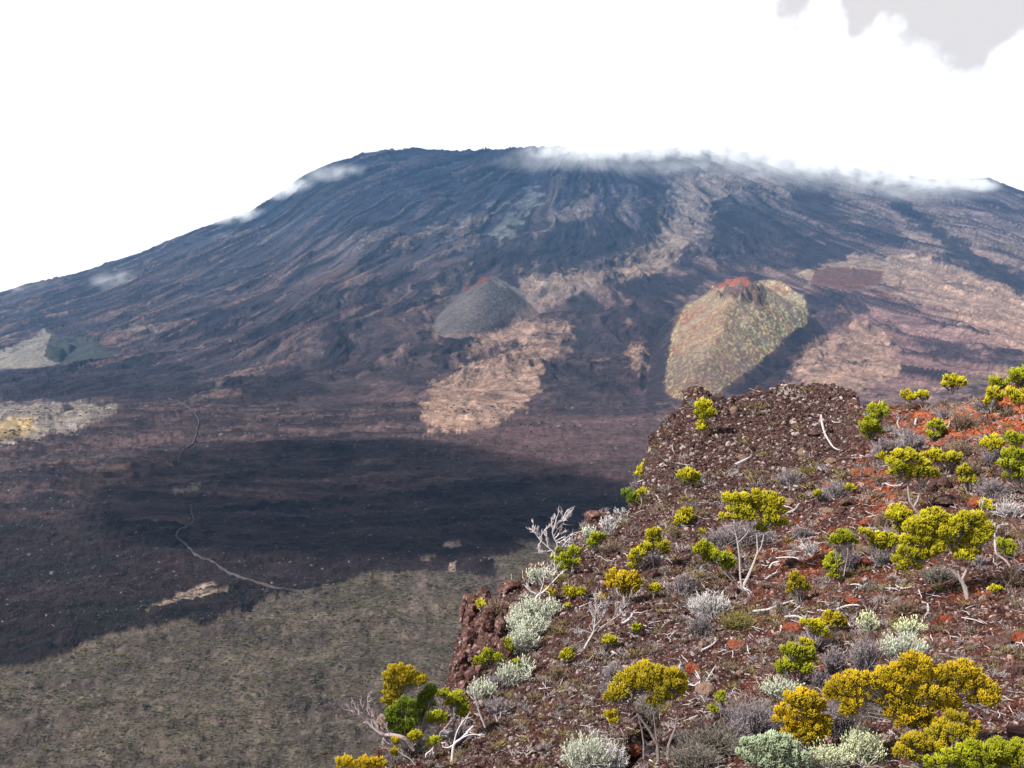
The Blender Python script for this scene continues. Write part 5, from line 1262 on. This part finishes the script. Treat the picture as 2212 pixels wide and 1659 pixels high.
BL = [
 ('A', (600,1280,42,44), M_DK, 'round dark boulder at the foot of the forked domed tree'),
 ('A', (910,792,42,34), M_TN, 'tan rounded boulder right of the domed yellow crown'),
 ('A', (1300,625,50,28), M_OR, 'left orange boulder of the touching pair'),
 ('A', (1365,622,42,26), M_OR, 'right orange boulder of the touching pair'),
 ('A', (1338,905,52,34), M_OR, 'elongated orange boulder left of the bushiest tree'),
 ('A', (1762,685,46,50), M_DK, 'big round dark-red boulder right of the flat-topped tree'),
 ('A', (1712,700,26,44), M_DK, 'narrow dark boulder leaning on the big round dark-red one'),
 ('A', (1115,835,38,22), M_TN, 'pinkish flat boulder below the grey mound shrub'),
 ('A', (1205,830,34,24), M_DK, 'dark boulder right of the pinkish flat one'),
 ('A', (1240,790,56,34), M_DK, 'dark rough boulder beside the grey mound shrub'),
 ('A', (1055,412,44,26), M_DK, 'grey-brown boulder left of the long bright white branch'),
 ('A', (1325,1120,46,34), M_OR, 'orange boulder right of the yellow ring shrub'),
 ('A', (590,1060,24,40), M_OR, 'upright orange-brown boulder left of the forked trunks'),
 ('A', (1765,468,42,22), M_OR, 'orange flat boulder below the oval green shrub'),
 ('A', (1130,690,34,20), M_OR, 'small orange boulder above the grey mound shrub'),
 ('A', (1800,780,90,36), M_DK, 'wide shadowed ledge of dark rock above the bushiest tree'),
 ('A', (1960,790,50,40), M_OR, 'orange-red rock left of the slender grey snag'),
 ('A', (2010,640,26,30), M_OR, 'tall orange stone below the grey-mauve shrub'),
 ('A', (1430,290,30,22), M_TN, 'pale boulder beside the tall slanting shrub top'),
 ('A', (1640,250,70,22), M_DK, 'dark layered ledge under the skyline pair of shrubs'),
 ('A', (1820,240,60,18), M_DK, 'dark layered ledge below the domed skyline shrub'),
 ('A', (1150,560,44,22), M_TN, 'tan flat boulder left of the flat white twigs'),
 ('A', (1200,600,30,20), M_TN, 'olive-tan boulder right below the tan flat one'),
 ('A', (800,1250,50,24), M_DK, 'dark flat boulder right of the tree root'),
 ('A', (930,1120,40,24), M_DK, 'rust-brown stone near the white elbow branch'),
 ('D', (1045,342,52,32), M_OR, 'dark red boulder under the pale dead stump'),
 ('D', (765,428,44,32), M_OR, 'lower red boulder at the end of a slanting pale branch'),
 ('D', (620,655,66,42), M_TN, 'large tan boulder right of the white antler branch'),
 ('D', (245,955,50,40), M_OR, 'red boulder at the bottom beside the large silver shrub'),
 ('D', (1355,205,46,22), M_OR, 'orange stone left of the brown grassy mound'),
 ('D', (2100,410,90,36), M_DK, 'broad red-brown slab near the right edge'),
 ('D', (2190,395,60,40), M_OR, 'red slab cut by the right edge'),
 ('D', (1830,298,46,22), M_OR, 'pinkish red boulder left of the bushiest trunk foot'),
 ('D', (1700,260,34,20), M_DK, 'brown boulder beside the upright hooked twig'),
 ('D', (2170,870,60,34), M_DK, 'dark shaded rock in the lower right corner'),
 ('D', (2190,560,40,40), M_DK, 'brown boulder at the right edge above the golden bush'),
 ('D', (545,545,40,34), M_OR, 'orange-brown boulder with white twig on top'),
 ('D', (880,300,22,16), M_OR, 'small red stone left of the pale stump'),
 ('B', (1180,400,72,52), M_CL, 'tan crag standing on the rim beside whitish shrubs'),
 ('B', (1300,640,60,36), M_DK, 'dark boulder below the brown wiry mound on the rim'),
 ('B', (1580,800,60,56), M_DK, 'dark hollow-sided boulder under the peaked yellow shrub'),
 ('B', (760,750,56,44), M_CL, 'red-brown rim rock left of the pale silvery shrub'),
 ('B', (600,860,80,30), M_CL, 'flat red-brown rim rock near the two stakes'),
 ('B', (560,900,60,30), M_CL, 'stacked brown rim rock just below the flat one'),
 ('C', (550,790,52,62), M_TN, 'tan boulder half hidden behind the deep-green bush'),
 ('C', (545,1000,84,44), M_CL, 'reddish boulder above the golden bush line'),
 ('C', (600,1055,70,44), M_CL, 'brown boulder at the lowest left, beside the golden bush line'),
 ('C', (900,1030,40,30), M_TN, 'brown stone at the foot of the arching grey trunk'),
 ('C', (1000,880,50,50), M_DK, 'dark rock behind the arching grey trunk'),
 ('C', (1190,830,44,26), M_CL, 'reddish stone beside the white tapering trunk'),
 ('C', (1120,950,40,24), M_OR, 'red stone right of the smooth white forked trunk'),
]
for i, (cr, c, m_, lab) in enumerate(BL):
    dep = 17.0 if (cr == 'C' and c[0] < 1150) else None
    boulder(i, cr, c, m_, lab, dep)
# cliff tower: one outcrop of many jointed blocks
tb = fhit(*cv('B', 420, 1010))
tower = place('rock_outcrop', tb, 'tall jointed cliff tower of brown and pink lava blocks at the left end', 'rock outcrop')
TW = []
r_ = np.random.RandomState(77)
for row, (y0, xl, xr) in enumerate([(955,290,420),(985,260,520),(1020,255,600),(1060,240,620),(1100,245,600),(1140,258,590),(1180,270,560),(1220,268,560),(1260,265,560),(1300,262,520),(1340,245,420),(1380,215,400),(1420,200,380),(1460,190,370),(1500,205,340),(1545,215,340),(1590,230,330),(1630,240,330)]):
    x = xl
    while x < xr:
        w = r_.choice([22, 34, 48, 70, 92]) * r_.uniform(.85, 1.15); h = w * r_.uniform(.7, 1.5) if w < 60 else w * r_.uniform(.55, .95)
        TW.append((x + w / 2, y0 + r_.uniform(-10, 10), w * .62, h * .95, (x - xl) / max(xr - xl, 1))); x += w * .9 + (r_.uniform(8, 30) if r_.rand() < .3 else 0)
for i, (x, y, rx, ry, f) in enumerate(TW):
    dep = fhit(*cv('B', x, y))[1] - .7 + r_.uniform(-.35, .35)
    dep = min(dep, tb[1] + .6)
    boulder(200 + i, 'B', (x, y, rx, ry), M_CL, '', dep, tower, 2)
# ----------------------------------------------------------------- footpath across the lava
fp = [(652,1281),(600,1272),(560,1262),(520,1248),(495,1240),(470,1222),(440,1208),(420,1196),(405,1180),(390,1168),(380,1158),(388,1145),(405,1138),(418,1128),(415,1110),(412,1090)]
fp2 = [(385,1000),(388,985),(400,970),(418,958),(425,940),(428,918),(426,902),(415,885),(395,872),(365,862)]
def path(lines, name, label):
    for ln in lines:
        P_ = smooth_line(np.array(ln, float), 5); _r = np.random.RandomState(3); P_ = P_ + _r.normal(0, 1.6, P_.shape); W3 = np.array([terr_hit(u, v) for u, v in P_])
        for _ in range(2): W3[1:-1] = (W3[:-2] + 2 * W3[1:-1] + W3[2:]) / 4
        tg = unit(np.gradient(W3[:, :2], axis=0)); nr_ = np.stack([-tg[:, 1], tg[:, 0]], -1); hw = .30 * np.clip(W3[:, 1] / 500, .8, 1.7) * (1 + .5 * np.sin(np.arange(len(W3)) * 1.7))
        Lp = W3.copy(); Rp = W3.copy(); Lp[:, :2] += nr_ * hw[:, None]; Rp[:, :2] -= nr_ * hw[:, None]; Lp[:, 2] += .9; Rp[:, 2] += .9
        V = np.stack([Lp, Rp], 1).reshape(-1, 3); n = len(P_)
        i = np.arange(n - 1) * 2; Fc = np.stack([i, i + 1, i + 3, i + 2], -1)
        V = np.vstack([V, V - np.array([0, 0, 1.2])]); 
        m_ = 2 * n
        Fc = np.vstack([Fc, np.stack([i, i + 2, i + 2 + m_, i + m_], -1), np.stack([i + 1 + m_, i + 3 + m_, i + 3, i + 1], -1)])
        o = mesh_np(name, V, Fc, M_PATH, np.broadcast_to([.042, .037, .039], V.shape)); o['kind'] = 'structure'; o['label'] = label
M_PATH = mat_attr('path_dust', .95, .1, var=.4, vscale=.3)
path([fp, fp2], 'footpath', 'pale winding footpath across the dark lava floor')

# ----------------------------------------------------------------- low scrub on the old floor
veg = bpy.data.collections.new('scrub_shapes')
M_SC = []
for nm, c in (('scrub_olive', (.065, .060, .030)), ('scrub_grey', (.10, .097, .085)), ('scrub_dark', (.035, .034, .026)), ('scrub_green', (.075, .070, .030))):
    m, t_, b = mat_new(nm, .9, .1); b.inputs['Base Color'].default_value = (*c, 1); M_SC.append(m)
for i in range(8):
    r = np.random.RandomState(60 + i); mb = MB(); nn = 26
    q = unit(r.normal(size=(nn, 3))); q[:, 2] = np.abs(q[:, 2])
    cc = np.ones((nn, 3))
    sprigs(mb, q * .45 * np.array([1, 1, .6]), q + np.array([0, 0, .5]), np.full(nn, .55), np.full(nn, .34), cc, cc, cc, r)
    o = mesh_np('scrub_shape', np.concatenate(mb.V), np.concatenate(mb.F), M_SC[i % 4], smooth=False, link=False); veg.objects.link(o)
r = np.random.RandomState(4)
nv = 60000
u = r.uniform(-60, 1300, nv); v = r.uniform(1160, 1680, nv)
aa_, ee_ = px2ae(u, v); jj = np.clip(np.round((aa_ - A[0]) / (A[1] - A[0])).astype(int), 0, len(A) - 1)
fr = m_flow
ky = np.clip(np.searchsorted(Y[:300], -130 / ee_), 1, 299)
keep = (fr[ky, jj] < .3) & (fbm(aa_ * (-130 / ee_) / 22, (-130 / ee_) / 22, 3, 45) > -.28 + .3 * (r.rand(nv) - .5))
ky, jj = ky[keep], jj[keep]; n = len(ky)
yy = Y[ky] + r.uniform(-.5, .5, n) * .6; xx = A[jj] * Y[ky] + r.uniform(-.5, .5, n) * .5
Pv = np.stack([xx, yy, ZT[ky, jj] - .05], -1)
sz = (r.gamma(2.0, .7, n) + 1.2) * Y[ky] / F
Sv = sz[:, None] * np.array([1, 1, .75]) * r.uniform(.8, 1.2, (n, 3)); Rv = np.stack([np.zeros(n), np.zeros(n), r.rand(n) * 6.28], -1)
sc = scatter('heath_scrub', Pv, Sv, Rv, np.zeros(n), veg)
# rubble blocks standing proud on the young lava
rub = bpy.data.collections.new('rubble_shapes')
mr_, t_, b = mat_new('rubble_dark', .95, .1); b.inputs['Base Color'].default_value = (.030, .025, .028, 1)
mr2, t_, b = mat_new('rubble_pale', .95, .1); b.inputs['Base Color'].default_value = (.085, .075, .075, 1)
for i in range(6):
    V, Fc = rock_mesh(700 + i, 1, .7); rub.objects.link(mesh_np('rubble_shape', V, Fc, mr2 if i == 0 else mr_, smooth=False, link=False))
nv = 16000
u = r.uniform(-60, 1600, nv); v = 880 + 500 * r.rand(nv) ** 1.2
aa_, ee_ = px2ae(u, v); jj = np.clip(np.round((aa_ - A[0]) / (A[1] - A[0])).astype(int), 0, len(A) - 1)
ky = np.clip(np.searchsorted(Y, -130 / np.minimum(ee_, -.085)), 1, 420)
keep = (fr[ky, jj] > .7); ky, jj = ky[keep], jj[keep]; n = len(ky)
Pv = np.stack([A[jj] * Y[ky], Y[ky] + 0 * jj, ZT[ky, jj]], -1)
sz = (r.gamma(1.3, .8, n) + .9) * Y[ky] / F
scatter('lava_rubble', Pv, sz[:, None] * r.uniform(.7, 1.3, (n, 3)), np.stack([r.normal(0, .4, n), r.normal(0, .4, n), r.rand(n) * 6.28], -1), np.zeros(n), rub)

# ----------------------------------------------------------------- mist on the crest
def cloud_mat(name, dens, nsc, cut=.42):
    m = bpy.data.materials.new(name); m.use_nodes = True; t = m.node_tree; t.nodes.clear(); lk = t.links.new
    o = N(t, 'ShaderNodeOutputMaterial'); pv = N(t, 'ShaderNodeVolumePrincipled'); pv.inputs['Color'].default_value = (.97, .985, 1, 1); pv.inputs['Anisotropy'].default_value = .0
    tc = N(t, 'ShaderNodeTexCoord'); g = N(t, 'ShaderNodeNewGeometry')
    ln = N(t, 'ShaderNodeVectorMath', operation='LENGTH'); lk(tc.outputs['Object'], ln.inputs[0])
    fo = N(t, 'ShaderNodeMapRange', i_From_Min=1.0, i_From_Max=.25, i_To_Min=0, i_To_Max=1.0); fo.interpolation_type = 'SMOOTHSTEP'; lk(ln.outputs['Value'], fo.inputs['Value'])
    nz = N(t, 'ShaderNodeTexNoise', i_Scale=nsc, i_Detail=5.0, i_Roughness=.6); lk(g.outputs['Position'], nz.inputs['Vector'])
    mr = N(t, 'ShaderNodeMapRange', i_From_Min=cut, i_From_Max=.68, i_To_Min=0, i_To_Max=dens); lk(nz.outputs[0], mr.inputs['Value'])
    mu = N(t, 'ShaderNodeMath', operation='MULTIPLY'); lk(fo.outputs[0], mu.inputs[0]); lk(mr.outputs[0], mu.inputs[1])
    lk(mu.outputs[0], pv.inputs['Density']); lk(pv.outputs[0], o.inputs['Volume'])
    m.cycles.volume_step_rate = 1.0
    return m
MC1 = cloud_mat('mist_dense', .019, .020, .40); MC2 = cloud_mat('mist_thin', .0060, .016, .42)
MC3 = cloud_mat('mist_veil', .0042, .013, .34)
import bmesh
def puff(u, v, y, rx, rz, ry, mat, label, name='cloud'):
    bm = bmesh.new(); bmesh.ops.create_icosphere(bm, subdivisions=2, radius=1.06); me = bpy.data.meshes.new(name); bm.to_mesh(me); bm.free(); me.materials.append(mat)
    o = bpy.data.objects.new(name, me); scene.collection.objects.link(o); k = y / F
    o.location = atdepth(u, v, y); o.scale = (rx * k, ry, rz * k); o['label'] = label; o['kind'] = 'stuff'
    return o
puff(1260, 330, 3900, 170, 32, 190, MC1, 'thin bank of mist along the left part of the crest')
puff(1400, 330, 3900, 170, 36, 190, MC1, 'thin bank of mist hugging the middle of the crest')
puff(1550, 325, 3890, 120, 55, 190, MC1, 'tallest puff of mist rising above the crest')
puff(1640, 345, 3890, 150, 48, 190, MC1, 'mist bank rolling right from the tallest puff')
puff(1730, 352, 3880, 130, 56, 190, MC1, 'second bump of mist on the falling crest')
puff(1850, 374, 3880, 190, 48, 190, MC1, 'long mist bank on the falling right crest')
puff(2010, 390, 3880, 160, 42, 190, MC1, 'mist bank ending at the right shoulder')
puff(2110, 402, 3860, 60, 22, 120, MC1, 'last scrap of mist beside the small right peak')
puff(1560, 375, 3740, 330, 48, 170, MC3, 'faint veil of mist hanging below the crest')
puff(1880, 415, 3740, 330, 46, 170, MC3, 'faint veil below the right mist bank')
puff(1250, 352, 3780, 220, 36, 170, MC3, 'faint veil below the left part of the crest')
puff(735, 376, 3800, 110, 26, 160, MC2, 'thin wisp of mist on the left shoulder')
puff(610, 408, 3900, 120, 30, 150, MC1, 'small cloud clinging to the steep left skyline')
puff(490, 466, 3900, 130, 24, 150, MC1, 'cloud strip along the left skyline')
puff(265, 618, 3600, 90, 44, 160, MC2, 'pale wisp low on the left flank')
puff(70, 622, 3900, 80, 18, 100, MC2, 'cloud strip at the far left skyline')

# ----------------------------------------------------------------- cumulus over the plain (its shade lies on the lava)
m = bpy.data.materials.new('cumulus'); m.use_nodes = True; t = m.node_tree; t.nodes.clear(); lk = t.links.new
o = N(t, 'ShaderNodeOutputMaterial'); df = N(t, 'ShaderNodeBsdfDiffuse'); df.inputs[0].default_value = (.9, .9, .9, 1); tr = N(t, 'ShaderNodeBsdfTransparent'); tl = N(t, 'ShaderNodeBsdfTranslucent'); tl.inputs[0].default_value = (.9, .9, .9, 1)
m1_ = N(t, 'ShaderNodeMixShader'); m1_.inputs[0].default_value = .5; lk(df.outputs[0], m1_.inputs[1]); lk(tl.outputs[0], m1_.inputs[2])
lw = N(t, 'ShaderNodeLayerWeight'); lw.inputs['Blend'].default_value = .5
mr = N(t, 'ShaderNodeMapRange', i_From_Min=.95, i_From_Max=.25, i_To_Min=1.0, i_To_Max=.35); lk(lw.outputs['Facing'], mr.inputs['Value'])
m2_ = N(t, 'ShaderNodeMixShader'); lk(mr.outputs[0], m2_.inputs[0]); lk(tr.outputs[0], m2_.inputs[2]); lk(m1_.outputs[0], m2_.inputs[1])
# facing: 0 towards the viewer -> solid; rim -> transparent
lk(m2_.outputs[0], o.inputs['Surface'])
mr.inputs['From Min'].default_value = .1; mr.inputs['From Max'].default_value = .85; mr.inputs['To Min'].default_value = .25; mr.inputs['To Max'].default_value = 1.0
def cumulus(targets, hgt, label, seed):
    """cloud of several billows whose shade falls on the given picture points (u, v, radius m)"""
    r = np.random.RandomState(seed); bm_ = MB(); sx, sy, sz_ = SUN
    for (u, v, rad) in targets:
        g_ = terr_hit(u, v); k = (hgt - g_[2]) / sz_
        c = g_ + np.array([sx, sy, sz_]) * k
        import bmesh as _b
        b2 = _b.new(); _b.ops.create_icosphere(b2, subdivisions=3, radius=1.0)
        V = np.array([q.co[:] for q in b2.verts]); Fc = np.array([[q.index for q in f.verts] for f in b2.faces]); b2.free()
        V = V * (1 + .22 * fbm(V[:, 0] * 2 + V[:, 2] * 1.7 + seed, V[:, 1] * 2 - V[:, 2], 3, seed)[:, None])
        V = V * np.array([rad, rad, rad * .35]); bm_.add(V + c, Fc, np.array([1., 1, 1]))
    o = bm_.build('cumulus_cloud', m, None, None, True); o['kind'] = 'structure'; o['label'] = label
cumulus([(600, 990, 110), (740, 1010, 130), (880, 1030, 120), (1010, 1060, 100), (1130, 1085, 85), (880, 1100, 90), (1240, 1110, 60), (650, 1100, 80), (480, 1060, 80), (540, 1130, 70), (700, 1140, 70), (830, 1145, 70), (960, 1140, 60), (1080, 1120, 55), (400, 1110, 60), (330, 1040, 50)], 900, 'white cumulus over the caldera floor', 3)

# ----------------------------------------------------------------- loose dry tufts and wood litter between the stones
tuf = bpy.data.collections.new('tuft_shapes')
for i in range(9):
    r = np.random.RandomState(80 + i); mb = MB(); nn = 34
    c_ = [(.10,.07,.06),(.16,.13,.13),(.08,.05,.035),(.11,.085,.035),(.20,.17,.165),(.09,.06,.055),(.13,.115,.115),(.10,.075,.05),(.13,.10,.04)][i]
    P0 = r.normal(0, .22, (nn, 3)) * np.array([1, 1, 0]); D = np.stack([r.normal(0, .55, nn), r.normal(0, .55, nn), np.full(nn, .8)], -1)
    cc = np.array(c_) * r.uniform(.6, 1.5, (nn, 1)); twigs(mb, P0, D, r.uniform(.5, 1.1, nn), np.full(nn, .09), cc, cc, r, .2)
    tuf.objects.link(mesh_np('tuft_shape', np.concatenate(mb.V), np.concatenate(mb.F), M_WOOD, np.concatenate(mb.C), False, link=False))
P, su, sv = slope_points(2100, 15); r = np.random.RandomState(16); n = len(P)
kp = (fbm(P[:, 0] / 2.5, P[:, 1] / 2.5, 3, 301) + .25 * sstep(1900, 1500, su) * 0 > -.12 + r.normal(0, .2, n)) & ~((su > 1430) & (su < 1850) & (sv < 1010) & (r.rand(n) < .75))
P = P[kp]; n = len(P); sz = r.uniform(8, 24, n) * P[:, 1] / F
scatter('dry_tufts', P, sz[:, None] * r.uniform(.8, 1.2, (n, 3)) * np.array([1.2, 1.2, .8]), np.stack([r.normal(0, .15, n), r.normal(0, .15, n), r.rand(n) * 6.28], -1), np.zeros(n), tuf, slope_o)
lit_ = bpy.data.collections.new('litter_shapes')
for i in range(6):
    r = np.random.RandomState(180 + i); mb = MB(); q = np.cumsum(r.normal(0, .16, (6, 3)) * np.array([0, 1, .5]) + np.array([.4, 0, 0]), 0); q -= q.mean(0)
    tube(mb, q, [.05, .07, .06, .05, .04, .02], (WH if i % 2 else GW * 1.2), 4)
    lit_.objects.link(mesh_np('litter_shape', np.concatenate(mb.V), np.concatenate(mb.F), M_WOOD, np.concatenate(mb.C), True, link=False))
P, su, sv = slope_points(900, 25); r = np.random.RandomState(26); n = len(P)
kp = (su > 1250) & (sv > 1080) | (r.rand(n) < .2); P = P[kp]; n = len(P); sz = r.uniform(5, 17, n) * P[:, 1] / F
P[:, 2] += .12 * sz + .03
scatter('wood_litter', P, sz[:, None] * np.ones((n, 3)), np.stack([r.normal(0, .25, n), r.normal(0, .25, n), r.rand(n) * 6.28], -1), np.zeros(n), lit_, slope_o)
# ----------------------------------------------------------------- air
hz = bpy.data.materials.new('haze'); hz.use_nodes = True
t = hz.node_tree; t.nodes.clear()
o_ = N(t, 'ShaderNodeOutputMaterial'); pv = N(t, 'ShaderNodeVolumePrincipled')
pv.inputs['Color'].default_value = (.20, .52, 1.0, 1); pv.inputs['Density'].default_value = 0.36e-4
pv.inputs['Anisotropy'].default_value = 0.1
t.links.new(pv.outputs[0], o_.inputs['Volume'])
bx0, bx1, by0, by1, bz0, bz1 = -3300, 3300, -60, 5200, float(ZT.min()) - 30, 650
V = [(x, y, z) for z in (bz0, bz1) for y in (by0, by1) for x in (bx0, bx1)]
Fb = [(0, 2, 3, 1), (4, 5, 7, 6), (0, 1, 5, 4), (2, 6, 7, 3), (0, 4, 6, 2), (1, 3, 7, 5)]
hb = mesh_np('haze', V, Fb, hz, smooth=False); hb['kind'] = 'stuff'
